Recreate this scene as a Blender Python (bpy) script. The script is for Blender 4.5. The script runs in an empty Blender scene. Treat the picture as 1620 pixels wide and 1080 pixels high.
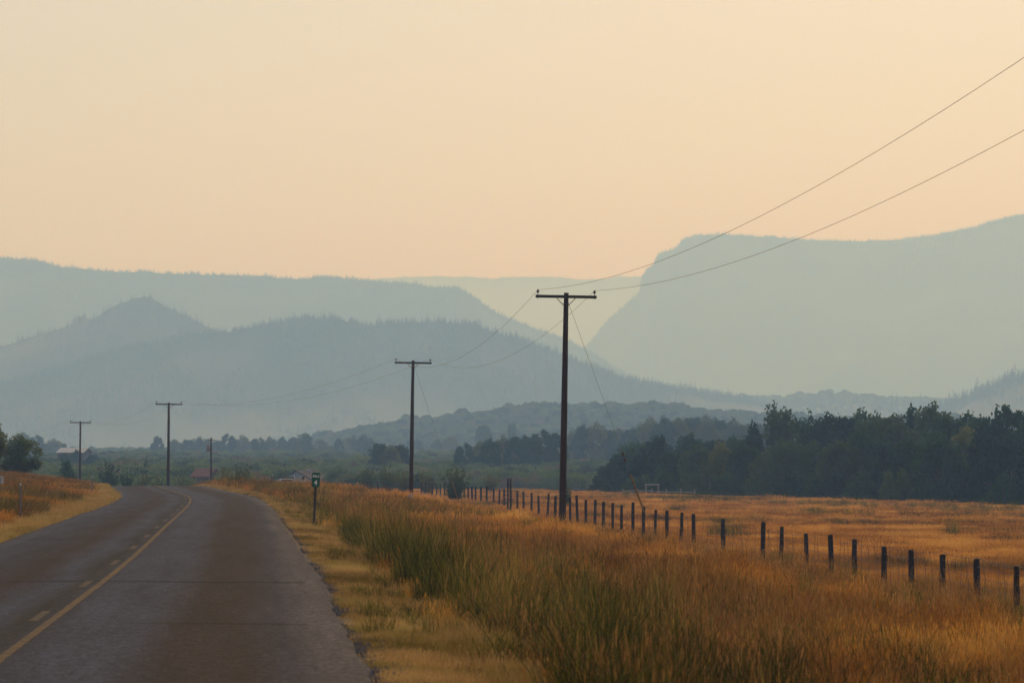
import bpy, bmesh, math, random
import numpy as np
from mathutils import Vector, Matrix

R = math.radians
SC = bpy.context.scene
COL = SC.collection
F, EYE = 5900.0, 2.05                      # focal length in photo pixels, eye height in metres
PITCH = math.atan(184 / F)

# ------------------------------------------------------------------ camera
cd = bpy.data.cameras.new('camera'); cam = bpy.data.objects.new('camera', cd); COL.objects.link(cam)
cam.location = (0, 0, EYE); cam.rotation_euler = (math.pi / 2 + PITCH, 0, 0)
cd.sensor_width = 36; cd.lens = 36 * F / 1620; cd.clip_start = 0.5; cd.clip_end = 60000
cd.dof.use_dof = True; cd.dof.focus_distance = 165; cd.dof.aperture_fstop = 5.6
SC.camera = cam

# ------------------------------------------------------------------ world, sun, exposure
SUN_EL, SUN_AZ = R(33), R(12)              # ahead of the camera, a little to the right, above the frame
w = bpy.data.worlds.new('World'); SC.world = w; w.use_nodes = True
nt = w.node_tree; nt.nodes.clear()
wo = nt.nodes.new('ShaderNodeOutputWorld'); bg = nt.nodes.new('ShaderNodeBackground')
sky = nt.nodes.new('ShaderNodeTexSky'); sky.sky_type = 'NISHITA'; sky.sun_disc = False
sky.sun_elevation = SUN_EL; sky.sun_rotation = SUN_AZ
sky.air_density = 1.0; sky.dust_density = 7.0; sky.ozone_density = 1.0; sky.altitude = 1500
mixn = nt.nodes.new('ShaderNodeMix'); mixn.data_type = 'RGBA'; mixn.inputs[0].default_value = 0.62
mixn.inputs[7].default_value = (6.6, 5.95, 6.1, 1)     # even veil of smoke over the whole sky
nt.links.new(sky.outputs[0], mixn.inputs[6]); nt.links.new(mixn.outputs[2], bg.inputs[0])
bg.inputs[1].default_value = 0.10
nt.links.new(bg.outputs[0], wo.inputs[0])
ld = bpy.data.lights.new('sun', 'SUN'); sun = bpy.data.objects.new('sun', ld); COL.objects.link(sun)
ld.energy = 2.3; ld.angle = R(9); ld.color = (1.0, 0.725, 0.40)
sd = Vector((math.sin(SUN_AZ) * math.cos(SUN_EL), math.cos(SUN_AZ) * math.cos(SUN_EL), math.sin(SUN_EL)))
sun.rotation_euler = sd.to_track_quat('Z', 'Y').to_euler(); sun.location = (0, 0, 300)
SC.view_settings.view_transform = 'Standard'; SC.view_settings.look = 'None'
SC.view_settings.exposure = -0.12; SC.view_settings.gamma = 1.0
cy = SC.cycles; cy.use_denoising = True; cy.max_bounces = 8; cy.diffuse_bounces = 3; cy.transmission_bounces = 4
cy.volume_bounces = 3; cy.transparent_max_bounces = 8; cy.sample_clamp_indirect = 10; cy.caustics_reflective = False
HAZE_COLOR = (0.285, 0.515, 1.0); HAZE_DENSITY = 3.6e-4; HAZE_G = 0.35

# ------------------------------------------------------------------ helpers
def ray(px, py, Y):
    """the point at depth Y that photo pixel (px, py) looks at"""
    u, v = (px - 810) / F, (540 - py) / F
    d = np.array([u, math.cos(PITCH) - v * math.sin(PITCH), math.sin(PITCH) + v * math.cos(PITCH)])
    return d * (Y / d[1]) + np.array([0, 0, EYE])
def rx(px, Y): return float(ray(px, 724, Y)[0])
def rz(py, Y): return float(ray(810, py, Y)[2])
def sst(a, b, x):
    t = np.clip((np.asarray(x, float) - a) / (b - a), 0, 1); return t * t * (3 - 2 * t)
_P = np.random.default_rng(7).random((256, 256))
def vnoise(x, y):
    x, y = np.asarray(x, float), np.asarray(y, float)
    xi, yi = np.floor(x).astype(int), np.floor(y).astype(int); fx, fy = x - xi, y - yi
    fx, fy = fx * fx * (3 - 2 * fx), fy * fy * (3 - 2 * fy)
    g = lambda i, j: _P[i % 256, j % 256]
    a = g(xi, yi) * (1 - fx) + g(xi + 1, yi) * fx; b = g(xi, yi + 1) * (1 - fx) + g(xi + 1, yi + 1) * fx
    return a * (1 - fy) + b * fy
def fbm(x, y, o=4):
    r, a, s = 0, 1.0, 0
    for k in range(o):
        r = r + a * (vnoise(x * 2**k + 17 * k, y * 2**k + 31 * k) - .5) * 2; s += a; a *= .5
    return r / s
def spline(xs, ys):
    """smooth curve through given points (monotone-limited tangents)"""
    xs, ys = np.array(xs, float), np.array(ys, float)
    d = np.diff(ys) / np.diff(xs); m = np.r_[d[0], np.where(d[1:] * d[:-1] > 0, 2 * d[1:] * d[:-1] / (d[1:] + d[:-1] + 1e-12), 0), d[-1]]
    def f(x):
        x = np.asarray(x, float); i = np.clip(np.searchsorted(xs, x) - 1, 0, len(xs) - 2); h = xs[i + 1] - xs[i]
        t = np.clip((x - xs[i]) / h, -50, 50)
        r = (2*t**3 - 3*t**2 + 1) * ys[i] + (t**3 - 2*t**2 + t) * h * m[i] + (-2*t**3 + 3*t**2) * ys[i+1] + (t**3 - t**2) * h * m[i+1]
        r = np.where(x < xs[0], ys[0] + m[0] * (x - xs[0]), r); return np.where(x > xs[-1], ys[-1] + m[-1] * (x - xs[-1]), r)
    return f

def mesh_obj(name, verts, faces, mat=None, parent=None, smooth=False, link=True):
    me = bpy.data.meshes.new(name); me.from_pydata([tuple(v) for v in verts], [], [tuple(f) for f in faces]); me.update()
    if mat: me.materials.append(mat)
    if smooth: me.polygons.foreach_set('use_smooth', [True] * len(me.polygons))
    o = bpy.data.objects.new(name, me)
    if link: COL.objects.link(o)
    if parent: o.parent = parent
    return o
def fast_mesh(name, V, quads, mat, smooth=False):
    """V (n,3) array, quads (m,4) or tris (m,3) array"""
    me = bpy.data.meshes.new(name); k = quads.shape[1]
    me.vertices.add(len(V)); me.vertices.foreach_set('co', np.ascontiguousarray(V, dtype=np.float32).ravel())
    me.loops.add(quads.size); me.loops.foreach_set('vertex_index', np.ascontiguousarray(quads, dtype=np.int32).ravel())
    me.polygons.add(len(quads)); me.polygons.foreach_set('loop_start', np.arange(0, quads.size, k, dtype=np.int32))
    me.update(calc_edges=True)
    if mat: me.materials.append(mat)
    me.polygons.foreach_set('use_smooth', [smooth] * len(quads))
    return me
def link_mesh(name, me, parent=None):
    o = bpy.data.objects.new(name, me); COL.objects.link(o)
    if parent: o.parent = parent
    return o
def shared(name, me, parent, loc=(0, 0, 0), rot=(0, 0, 0), scale=(1, 1, 1)):
    o = bpy.data.objects.new(name, me); COL.objects.link(o); o.parent = parent
    o.location = loc; o.rotation_euler = rot; o.scale = scale; return o
def tag(o, label=None, cat=None, group=None, kind=None):
    if label: o['label'] = label
    if cat: o['category'] = cat
    if group: o['group'] = group
    if kind: o['kind'] = kind
    return o
def thing(name, label, cat, loc, rot=(0, 0, 0), group=None):
    o = bpy.data.objects.new(name, None); COL.objects.link(o); o.location = loc; o.rotation_euler = rot
    o.empty_display_size = .3
    return tag(o, label, cat, group)

class MB:
    """collects boxes, tubes and lathes into one mesh"""
    def __init__(s): s.v = []; s.f = []
    def add(s, v, f):
        b = len(s.v); s.v += [tuple(p) for p in v]; s.f += [tuple(i + b for i in q) for q in f]; return s
    def box(s, c, d, M=None):
        x, y, z = d[0] / 2, d[1] / 2, d[2] / 2
        v = [Vector((sx * x, sy * y, sz * z)) for sx in (-1, 1) for sy in (-1, 1) for sz in (-1, 1)]
        if M: v = [M @ p for p in v]
        v = [p + Vector(c) for p in v]
        return s.add(v, [(0, 1, 3, 2), (4, 6, 7, 5), (0, 4, 5, 1), (2, 3, 7, 6), (0, 2, 6, 4), (1, 5, 7, 3)])
    def prism(s, pts, y0, y1):
        n = len(pts); v = [(p[0], y0, p[1]) for p in pts] + [(p[0], y1, p[1]) for p in pts]
        return s.add(v, [tuple(range(n)), tuple(range(2 * n - 1, n - 1, -1))] + [(i, i + n, (i + 1) % n + n, (i + 1) % n) for i in range(n)])
    def tube(s, pts, rad, n=8, cap=True):
        pts = [Vector(p) for p in pts]; rr = rad if hasattr(rad, '__len__') else [rad] * len(pts); v = []; f = []
        for i, p in enumerate(pts):
            t = (pts[min(i + 1, len(pts) - 1)] - pts[max(i - 1, 0)]).normalized()
            a = t.cross(Vector((0, 1, 0)) if abs(t.y) < .9 else Vector((1, 0, 0))).normalized(); b = t.cross(a)
            v += [p + (a * math.cos(2 * math.pi * k / n) + b * math.sin(2 * math.pi * k / n)) * rr[i] for k in range(n)]
        for i in range(len(pts) - 1):
            f += [(i * n + k, i * n + (k + 1) % n, (i + 1) * n + (k + 1) % n, (i + 1) * n + k) for k in range(n)]
        if cap: f += [tuple(range(n - 1, -1, -1)), tuple(range((len(pts) - 1) * n, len(pts) * n))]
        return s.add(v, f)
    def mesh(s, name, mat, smooth=False):
        me = bpy.data.meshes.new(name); me.from_pydata(s.v, [], s.f); me.update()
        bm = bmesh.new(); bm.from_mesh(me); bmesh.ops.recalc_face_normals(bm, faces=bm.faces[:]); bm.to_mesh(me); bm.free()
        if mat: me.materials.append(mat)
        if smooth: me.polygons.foreach_set('use_smooth', [True] * len(me.polygons))
        return me
    def build(s, name, mat, parent=None, smooth=False):
        return link_mesh(name, s.mesh(name, mat, smooth), parent)

# ------------------------------------------------------------------ materials
def nmat(name):
    m = bpy.data.materials.new(name); m.use_nodes = True; t = m.node_tree; p = t.nodes['Principled BSDF']; return m, t, p
def ramp(t, fac, stops, interp='LINEAR'):
    r = t.nodes.new('ShaderNodeValToRGB'); r.color_ramp.interpolation = interp; e = r.color_ramp.elements
    while len(e) < len(stops): e.new(.5)
    for k, (p, c) in enumerate(stops): e[k].position = p; e[k].color = (*c, 1)
    if fac is not None: t.links.new(fac, r.inputs[0])
    return r
def noise(t, scale, detail=4, coord=None, rough=.55, vscale=None):
    n = t.nodes.new('ShaderNodeTexNoise'); n.inputs['Scale'].default_value = scale; n.inputs['Detail'].default_value = detail
    n.inputs['Roughness'].default_value = rough
    if coord is None:
        g = t.nodes.new('ShaderNodeNewGeometry'); coord = g.outputs['Position']
    if vscale:
        mp = t.nodes.new('ShaderNodeMapping'); mp.inputs['Scale'].default_value = vscale; t.links.new(coord, mp.inputs[0]); coord = mp.outputs[0]
    t.links.new(coord, n.inputs['Vector']); return n
def mixc(t, fac, a, b, blend='MIX'):
    m = t.nodes.new('ShaderNodeMix'); m.data_type = 'RGBA'; m.blend_type = blend
    for k, x in ((0, fac), (6, a), (7, b)):
        if hasattr(x, 'links'): t.links.new(x, m.inputs[k])
        elif k == 0: m.inputs[0].default_value = x
        else: m.inputs[k].default_value = (*x, 1)
    return m.outputs[2]
def bump(t, p, h, strength, dist=.02):
    b = t.nodes.new('ShaderNodeBump'); b.inputs['Strength'].default_value = strength; b.inputs['Distance'].default_value = dist
    t.links.new(h, b.inputs['Height']); t.links.new(b.outputs[0], p.inputs['Normal'])
def simple(name, a, b, scale=3, rough=.8, metal=0, bumpn=0, vscale=None, spec=.3):
    m, t, p = nmat(name); tc = t.nodes.new('ShaderNodeTexCoord')
    n = noise(t, scale, 5, tc.outputs['Object'], vscale=vscale); r = ramp(t, n.outputs[0], [(.3, a), (.7, b)])
    t.links.new(r.outputs[0], p.inputs['Base Color']); p.inputs['Roughness'].default_value = rough; p.inputs['Metallic'].default_value = metal
    p.inputs['Specular IOR Level'].default_value = spec
    if bumpn: bump(t, p, n.outputs[0], bumpn)
    return m
def leafy(name, stops, trans=.4, patch=0, patch_cols=None, attr=True, blades=0.0):
    """thin leaves or blades: diffuse with light coming through; colour differs from plant to plant"""
    m = bpy.data.materials.new(name); m.use_nodes = True; t = m.node_tree; t.nodes.clear()
    out = t.nodes.new('ShaderNodeOutputMaterial')
    if attr:
        a = t.nodes.new('ShaderNodeAttribute'); a.attribute_type = 'INSTANCER'; a.attribute_name = 'tint'; fac = a.outputs['Fac']
        if blades:
            bl = t.nodes.new('ShaderNodeAttribute'); bl.attribute_name = 'blade'; mm = t.nodes.new('ShaderNodeMath'); mm.operation = 'MULTIPLY_ADD'; mm.use_clamp = True
            t.links.new(bl.outputs['Fac'], mm.inputs[0]); mm.inputs[1].default_value = blades; t.links.new(fac, mm.inputs[2]); fac = mm.outputs[0]
    else:
        oi = t.nodes.new('ShaderNodeObjectInfo'); fac = oi.outputs['Random']
    c = ramp(t, fac, stops).outputs[0]
    if patch:
        n = noise(t, patch, 3); f = ramp(t, n.outputs[0], [(.42, (0, 0, 0)), (.6, (1, 1, 1))]).outputs[0]
        c = mixc(t, f, c, mixc(t, 1.0, c, patch_cols, 'MULTIPLY'))
    d = t.nodes.new('ShaderNodeBsdfDiffuse'); tr = t.nodes.new('ShaderNodeBsdfTranslucent'); mx = t.nodes.new('ShaderNodeMixShader')
    mx.inputs[0].default_value = trans
    t.links.new(c, d.inputs[0]); t.links.new(c, tr.inputs[0])
    t.links.new(d.outputs[0], mx.inputs[1]); t.links.new(tr.outputs[0], mx.inputs[2]); t.links.new(mx.outputs[0], out.inputs[0])
    return m

M = {}
M['pole'] = simple('pole_wood', (.026, .014, .010), (.050, .028, .020), 4, .85, bumpn=.3, vscale=(6, 6, .4))
M['arm'] = simple('arm_wood', (.016, .012, .010), (.032, .024, .02), 6, .85, vscale=(.5, 6, 6))
M['steel'] = simple('galvanised_steel', (.16, .17, .18), (.26, .27, .28), 10, .5, .7)
M['brown_glaze'] = simple('brown_glaze', (.03, .02, .016), (.05, .032, .025), 3, .3)
M['cable'] = simple('aluminium_cable', (.10, .10, .10), (.16, .155, .15), 5, .6, .4)
M['yellow_guard'] = simple('yellow_plastic', (.20, .145, .04), (.27, .19, .05), 5, .6)
M['post'] = simple('weathered_post', (.012, .011, .012), (.034, .029, .027), 7, .95, bumpn=.5, vscale=(5, 5, .6))
M['wire'] = simple('fence_wire', (.09, .07, .06), (.16, .12, .10), 9, .7, .5)
M['sign_green'] = simple('sign_green', (.006, .085, .052), (.010, .11, .066), 5, .5)
M['sign_white'] = simple('sign_white', (.66, .68, .66), (.75, .77, .75), 5, .5)
M['sign_post'] = simple('sign_post', (.035, .03, .028), (.06, .05, .045), 6, .8)
M['sign_back'] = simple('sign_back', (.34, .36, .38), (.44, .46, .48), 6, .5, .6)
M['delineator'] = simple('delineator_steel', (.12, .12, .115), (.2, .195, .18), 6, .7, .3)
M['rock'] = simple('boulder_rock', (.20, .18, .165), (.36, .33, .30), 5, .9, bumpn=.6)
M['bark'] = simple('tree_bark', (.05, .042, .033), (.12, .10, .08), 6, .9, vscale=(3, 3, .6))
M['red_roof'] = simple('red_metal_roof', (.15, .075, .065), (.21, .11, .095), 3, .8, spec=.1)
M['dark_wall'] = simple('dark_board_wall', (.07, .06, .06), (.12, .10, .095), 5, .85, vscale=(8, 8, .5))
M['white_roof'] = simple('white_metal_roof', (.32, .34, .37), (.40, .42, .45), 3, .7, spec=.1)
M['grey_roof'] = simple('brown_shingle_roof', (.05, .04, .042), (.09, .072, .072), 5, .95, spec=.05)
M['pale_wall'] = simple('pale_siding', (.24, .27, .31), (.31, .34, .38), 3, .9, spec=.1)
M['white_paint'] = simple('white_paint', (.70, .71, .72), (.78, .79, .80), 4, .5)
M['car_white'] = simple('car_paint', (.72, .73, .74), (.78, .79, .80), 2, .3, spec=.6)
M['glass'] = simple('dark_glass', (.02, .025, .03), (.03, .035, .04), 2, .1, spec=.8)
M['rubber'] = simple('tyre_rubber', (.02, .02, .02), (.03, .03, .03), 4, .9)
M['rail_wood'] = simple('grey_rail_wood', (.20, .185, .18), (.29, .27, .26), 6, .9, vscale=(.4, 5, 5))

def road_material():
    m, t, p = nmat('asphalt')
    a = t.nodes.new('ShaderNodeAttribute'); a.attribute_name = 'lane'; sx = t.nodes.new('ShaderNodeSeparateXYZ'); t.links.new(a.outputs['Vector'], sx.inputs[0])
    mp = t.nodes.new('ShaderNodeMapRange'); mp.inputs[1].default_value = -4; mp.inputs[2].default_value = 4
    nz = noise(t, .5, 4, a.outputs['Vector'], vscale=(1, .10, 1))
    ad = t.nodes.new('ShaderNodeMath'); ad.operation = 'MULTIPLY_ADD'; t.links.new(nz.outputs[0], ad.inputs[0]); ad.inputs[1].default_value = .9; ad.inputs[2].default_value = -.45
    ad2 = t.nodes.new('ShaderNodeMath'); t.links.new(sx.outputs[0], ad2.inputs[0]); t.links.new(ad.outputs[0], ad2.inputs[1]); t.links.new(ad2.outputs[0], mp.inputs[0])
    P = lambda s: (s + 4) / 8
    g, b = (.037, .045, .070), (.024, .019, .020)
    bands = ramp(t, mp.outputs[0], [(P(-3.7), (.055, .050, .045)), (P(-3.2), g), (P(-2.3), (.026, .029, .042)), (P(-1.4), b), (P(-.7), g), (P(-.25), (.022, .023, .027)), (P(.5), g),
                                  (P(1.15), (.036, .044, .066)), (P(1.75), b), (P(2.5), (.025, .020, .020)), (P(3.0), (.031, .032, .044)), (P(3.32), (.062, .058, .064))])
    n2 = noise(t, 1.6, 6, a.outputs['Vector'], .65, (1, .07, 1)); n3 = noise(t, 22, 3, a.outputs['Vector'], .7, (1, .25, 1))
    c = mixc(t, 1.0, bands.outputs[0], ramp(t, n2.outputs[0], [(.3, (.72, .70, .68)), (.7, (1.28, 1.28, 1.30))]).outputs[0], 'MULTIPLY')
    c = mixc(t, 1.0, c, ramp(t, n3.outputs[0], [(.3, (.55, .55, .55)), (.72, (1.65, 1.62, 1.6))]).outputs[0], 'MULTIPLY')
    t.links.new(c, p.inputs['Base Color']); p.inputs['Roughness'].default_value = .9; p.inputs['Specular IOR Level'].default_value = .035
    n6 = noise(t, 7, 4, a.outputs['Vector'], .75, (1, .45, 1)); c2 = mixc(t, 1.0, c, ramp(t, n6.outputs[0], [(.32, (.6, .6, .6)), (.5, (1, 1, 1)), (.7, (1.5, 1.48, 1.45))]).outputs[0], 'MULTIPLY'); t.links.new(c2, p.inputs['Base Color'])
    n4 = noise(t, 60, 2, a.outputs['Vector']); bump(t, p, n4.outputs[0], .5, .012)
    return m
M['road'] = road_material()
def line_material(name, a, b):
    m, t, p = nmat(name); n = noise(t, 9, 5); n2 = noise(t, .8, 3)
    c = mixc(t, ramp(t, n.outputs[0], [(.38, (.1, .1, .1)), (.58, (.9, .9, .9))]).outputs[0], ramp(t, n2.outputs[0], [(.3, a), (.7, b)]).outputs[0], (.055, .050, .046))
    t.links.new(c, p.inputs['Base Color']); p.inputs['Roughness'].default_value = .9; p.inputs['Specular IOR Level'].default_value = .05; return m
M['yellow_line'] = line_material('worn_yellow_paint', (.13, .08, .03), (.18, .108, .038))
M['dash'] = line_material('worn_dash_paint', (.075, .055, .04), (.105, .075, .046))
M['tar'] = simple('crack_tar', (.006, .006, .007), (.012, .012, .013), 5, .9, spec=.04)
M['gravel'] = simple('gravel_stone', (.045, .043, .044), (.17, .16, .155), 2.5, .95, spec=.05)

def ground_material():
    m, t, p = nmat('dry_ground'); n = noise(t, .05, 5); n2 = noise(t, .9, 6); n3 = noise(t, .008, 4)
    c = ramp(t, n2.outputs[0], [(.3, (.17, .11, .055)), (.7, (.34, .23, .11))]).outputs[0]
    c = mixc(t, ramp(t, n.outputs[0], [(.45, (0, 0, 0)), (.62, (.8, .8, .8))]).outputs[0], c, (.17, .14, .06))
    a = t.nodes.new('ShaderNodeAttribute'); a.attribute_name = 'valley'
    v = ramp(t, n3.outputs[0], [(.35, (.05, .075, .03)), (.6, (.10, .12, .05)), (.75, (.20, .17, .085))]).outputs[0]
    c = mixc(t, a.outputs['Fac'], c, v)
    a2 = t.nodes.new('ShaderNodeAttribute'); a2.attribute_name = 'dirt'; n5 = noise(t, 6, 4)
    c = mixc(t, a2.outputs['Fac'], c, ramp(t, n5.outputs[0], [(.35, (.035, .030, .026)), (.7, (.11, .092, .075))]).outputs[0])
    t.links.new(c, p.inputs['Base Color']); p.inputs['Roughness'].default_value = .95; p.inputs['Specular IOR Level'].default_value = .1
    bump(t, p, n2.outputs[0], .5, .1); return m
M['ground'] = ground_material()
def hill_material(name, forest, grass, scale, lo=.42, hi=.56, base_haze=0):
    m, t, p = nmat(name); n = noise(t, scale, 7, None, .6); 
    c = ramp(t, n.outputs[0], [(lo, forest), (hi, grass)]).outputs[0]
    if base_haze:                                   # valley smoke glow painted as a paler colour on the lower slope
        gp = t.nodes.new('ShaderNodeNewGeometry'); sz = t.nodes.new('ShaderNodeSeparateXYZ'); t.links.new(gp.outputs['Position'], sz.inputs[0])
        ma = t.nodes.new('ShaderNodeMath'); ma.operation = 'MULTIPLY_ADD'; t.links.new(n.outputs[0], ma.inputs[0]); ma.inputs[1].default_value = -base_haze * 1.2; t.links.new(sz.outputs[2], ma.inputs[2])
        mr = t.nodes.new('ShaderNodeMapRange'); mr.inputs[1].default_value = base_haze * .35; mr.inputs[2].default_value = -base_haze * .6; t.links.new(ma.outputs[0], mr.inputs[0])
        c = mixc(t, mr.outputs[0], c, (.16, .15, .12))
    t.links.new(c, p.inputs['Base Color']); p.inputs['Roughness'].default_value = .95; p.inputs['Specular IOR Level'].default_value = .05; return m
M['hill_forest'] = hill_material('forested_slope', (.012, .019, .012), (.062, .064, .038), .0045, .44, .60, base_haze=90)
M['hill_grass'] = hill_material('grassy_slope', (.030, .038, .024), (.12, .095, .06), .007, .46, .62)
M['hill_wood'] = hill_material('scrub_slope', (.035, .055, .02), (.16, .15, .06), .02, .45, .62)

M['gold'] = leafy('golden_grass', [(0, (.22, .105, .025)), (.35, (.48, .215, .040)), (.7, (.68, .335, .058)), (1, (.76, .45, .11))], .45, .09, (.72, .68, .66), blades=.5)
M['brown'] = leafy('brown_seed_grass', [(0, (.12, .055, .025)), (.5, (.29, .135, .05)), (1, (.48, .26, .09))], .42, .11, (.75, .85, .7), blades=.6)
M['green'] = leafy('green_grass', [(0, (.022, .025, .007)), (.4, (.066, .070, .014)), (.75, (.17, .155, .03)), (1, (.38, .25, .07))], .5, .13, (.7, .85, .8), blades=.8)
M['verge'] = leafy('short_verge_grass', [(0, (.19, .13, .045)), (.4, (.42, .265, .095)), (.75, (.60, .38, .145)), (1, (.50, .39, .13))], .35, .5, (.55, .62, .45), blades=.4)
M['leaf_dark'] = leafy('dark_leaves', [(0, (.012, .036, .016)), (.4, (.023, .066, .022)), (.75, (.040, .092, .028)), (1, (.066, .104, .030))], .38, attr=False)
M['leaf_mid'] = leafy('green_leaves', [(0, (.06, .095, .028)), (.5, (.095, .13, .036)), (1, (.14, .15, .044))], .58, attr=False)
M['leaf_stuff'] = leafy('scrub_leaves', [(0, (.05, .072, .034)), (.45, (.115, .18, .056)), (.8, (.175, .235, .072)), (1, (.19, .155, .09))], .3, .012, (.72, .8, .75))
M['conifer'] = leafy('conifer_needles', [(0, (.018, .03, .016)), (1, (.034, .048, .022))], .1, attr=False)
M['conifer_stuff'] = leafy('forest_needles', [(0, (.018, .03, .016)), (.7, (.034, .05, .022)), (1, (.06, .07, .03))], .1)

# ------------------------------------------------------------------ terrain shape
xc = spline([0, 34, 68.7, 114, 159, 180, 195, 212, 237, 260, 295, 330, 360, 400, 450, 500],
            [-2.7, -5.0, -7.3, -10.6, -13.9, -15.6, -17.0, -18.9, -21.9, -24.6, -28.6, -33.0, -37.4, -45, -58, -76])
zroad = lambda Y: -4.0 * sst(262, 520, Y)
lat_r = spline([3.5, 4.3, 5.2, 7, 10, 14, 17, 20, 25, 40, 80, 200], [-.03, -.08, -.2, -.5, -.72, -.82, -1.2, -1.62, -1.8, -2.0, -2.25, -2.3])
lat_l = spline([3.5, 4.6, 7, 10, 14, 30, 80, 300], [-.03, -.10, .12, .45, .62, .8, .9, 1.0])
edgeY = lambda X: np.interp(X, [-400, -90, -60, -45, -30, -15, 11, 45, 100, 400], [280, 280, 300, 400, 500, 500, 446, 332, 190, 60])
valley = spline([300, 420, 520, 700, 900, 1200, 1600, 2000, 3000, 6000, 12000, 30000], [-4, -4.6, -4.4, -3.3, -2.0, -.5, 1.5, 3.5, 5, 9, 14, 20])
def gz(X, Y, rough=True):
    X, Y = np.asarray(X, float), np.asarray(Y, float)
    s = X - xc(np.minimum(Y, 520)); zr = zroad(Y)
    right = lat_r(np.clip(s, 3.5, 200))
    right = right * (1 - .55 * sst(180, 250, Y) * (1 - sst(10, 20, s)) * (1 - sst(300, 400, Y))) + zr * (1 - sst(10, 26, s))
    left = lat_l(np.clip(-s, 3.5, 300)) + zr
    z = np.where(s > 0, right, left)
    z = np.where(np.abs(s) < 3.5, zr - .03, z)
    if rough:
        z = z + fbm(X * .22, Y * .22, 3) * .10 * sst(5.5, 9, np.abs(s)) + fbm(X * .03 + 9, Y * .03, 2) * .22 * sst(18, 40, np.abs(s))
    e = Y - edgeY(X); k = sst(0, 70, e) * np.where(s > -60, 1, 1)
    zv = valley(np.maximum(Y, 300)) + fbm(X * .004, Y * .004, 3) * 1.4 * sst(500, 1200, Y)
    return z * (1 - k) + zv * k
def g(x, y): return float(gz(x, y))

# the ground: one sheet out to the horizon
Ys = [-80.0]
while Ys[-1] < 17600: Ys.append(Ys[-1] + (2.5 if Ys[-1] < 560 else max(2.5, (Ys[-1] - 500) * .06)))
Ys = np.array(Ys)   # the last row lies inside the haze box
a = np.r_[np.arange(0, 26, 1.0), 28, 31, 35, 40, 46, 54, 64, 78, 96, 120, 150, 190, 240, 300, 380, 480, 620, 800, 1050, 1400, 1900, 2600, 3600, 5200, 8000, 12000]
cols = np.r_[-a[:0:-1], a]
cols = np.unique(np.r_[cols, [-4.2, -3.6, -3.4, 3.4, 3.6, 4.2, 4.6]])
GX = cols[None, :] + xc(np.minimum(Ys, 400))[:, None] * (1 - sst(400, 2500, Ys))[:, None]; GY = np.repeat(Ys[:, None], len(cols), 1)
GZ = gz(GX, GY); nr, ncol = GX.shape
idx = np.arange(nr * ncol).reshape(nr, ncol)
Q = np.stack([idx[:-1, :-1], idx[:-1, 1:], idx[1:, 1:], idx[1:, :-1]], -1).reshape(-1, 4)
me = fast_mesh('ground', np.stack([GX, GY, GZ], -1).reshape(-1, 3), Q, M['ground'], True)
at = me.attributes.new('valley', 'FLOAT', 'POINT'); at.data.foreach_set('value', sst(5, 60, GY - edgeY(GX)).astype(np.float32).ravel())
at = me.attributes.new('dirt', 'FLOAT', 'POINT'); sd_ = np.abs(GX - xc(np.minimum(GY, 520))); at.data.foreach_set('value', (1 - sst(3.7, 4.4, sd_)).astype(np.float32).ravel())
tag(link_mesh('ground', me), kind='structure')

# the road: cambered sheet with ragged edges
Yr = np.r_[np.arange(-60, 150, .4), np.arange(150, 500, 1.5)]; ss = np.array([-3.62, -3.55, -3.2, -2.4, -1.6, -.8, 0, .8, 1.6, 2.4, 3.2, 3.55, 3.62])
RS = np.repeat(ss[None, :], len(Yr), 0).copy()
jr = fbm(Yr * .12, Yr * 0 + 3, 2) * .10 + fbm(Yr * 1.1, Yr * 0 + 3, 3) * .06; jl = fbm(Yr * .12, Yr * 0 + 8, 2) * .10 + fbm(Yr * 1.1, Yr * 0 + 8, 3) * .05
RS[:, -3:] += (.20 * (1 - sst(40, 95, Yr)))[:, None]; RS[:, -3:] += jr[:, None] * np.array([.5, 1, 1]); RS[:, :3] += jl[:, None] * np.array([1, 1, .5])
RZ = zroad(Yr)[:, None] + .012 - .012 * np.abs(RS) * .8 + .02; RZ[:, 0] -= .16; RZ[:, -1] -= .16
RX = xc(Yr)[:, None] + RS; RY = np.repeat(Yr[:, None], len(ss), 1)
idx = np.arange(RX.size).reshape(RX.shape); Q = np.stack([idx[:-1, :-1], idx[:-1, 1:], idx[1:, 1:], idx[1:, :-1]], -1).reshape(-1, 4)
me = fast_mesh('road', np.stack([RX, RY, RZ], -1).reshape(-1, 3), Q, M['road'], True)
at = me.attributes.new('lane', 'FLOAT_VECTOR', 'POINT'); at.data.foreach_set('vector', np.stack([RS, RY, RZ * 0], -1).astype(np.float32).ravel())
road = tag(link_mesh('road', me), kind='structure')
def road_z(s, Y): return zroad(Y) + .032 - .0096 * abs(s) + .004
def strip(name, y0, y1, s0, s1, mat, step=1.0, jit=.012):
    n = max(2, int((y1 - y0) / step) + 1); yy = np.linspace(y0, y1, n); V = []
    for y in yy:
        j = fbm(y * 1.7, s0 * 9, 3) * jit
        V += [(float(xc(y)) + s0 + j, y, float(road_z(s0, y))), (float(xc(y)) + s1 + j * .6, y, float(road_z(s1, y)))]
    return mesh_obj(name, V, [(2 * i, 2 * i + 1, 2 * i + 3, 2 * i + 2) for i in range(n - 1)], mat, road)
strip('centre_line', -55, 330, .04, .15, M['yellow_line'])
for k in range(-8, 20):
    y = 47.8 + 12.2 * k
    if y < 300: strip('lane_dash', y - 1.5, y + 1.5, -.19, -.075, M['dash'], .5)
rnd = random.Random(4)
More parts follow.
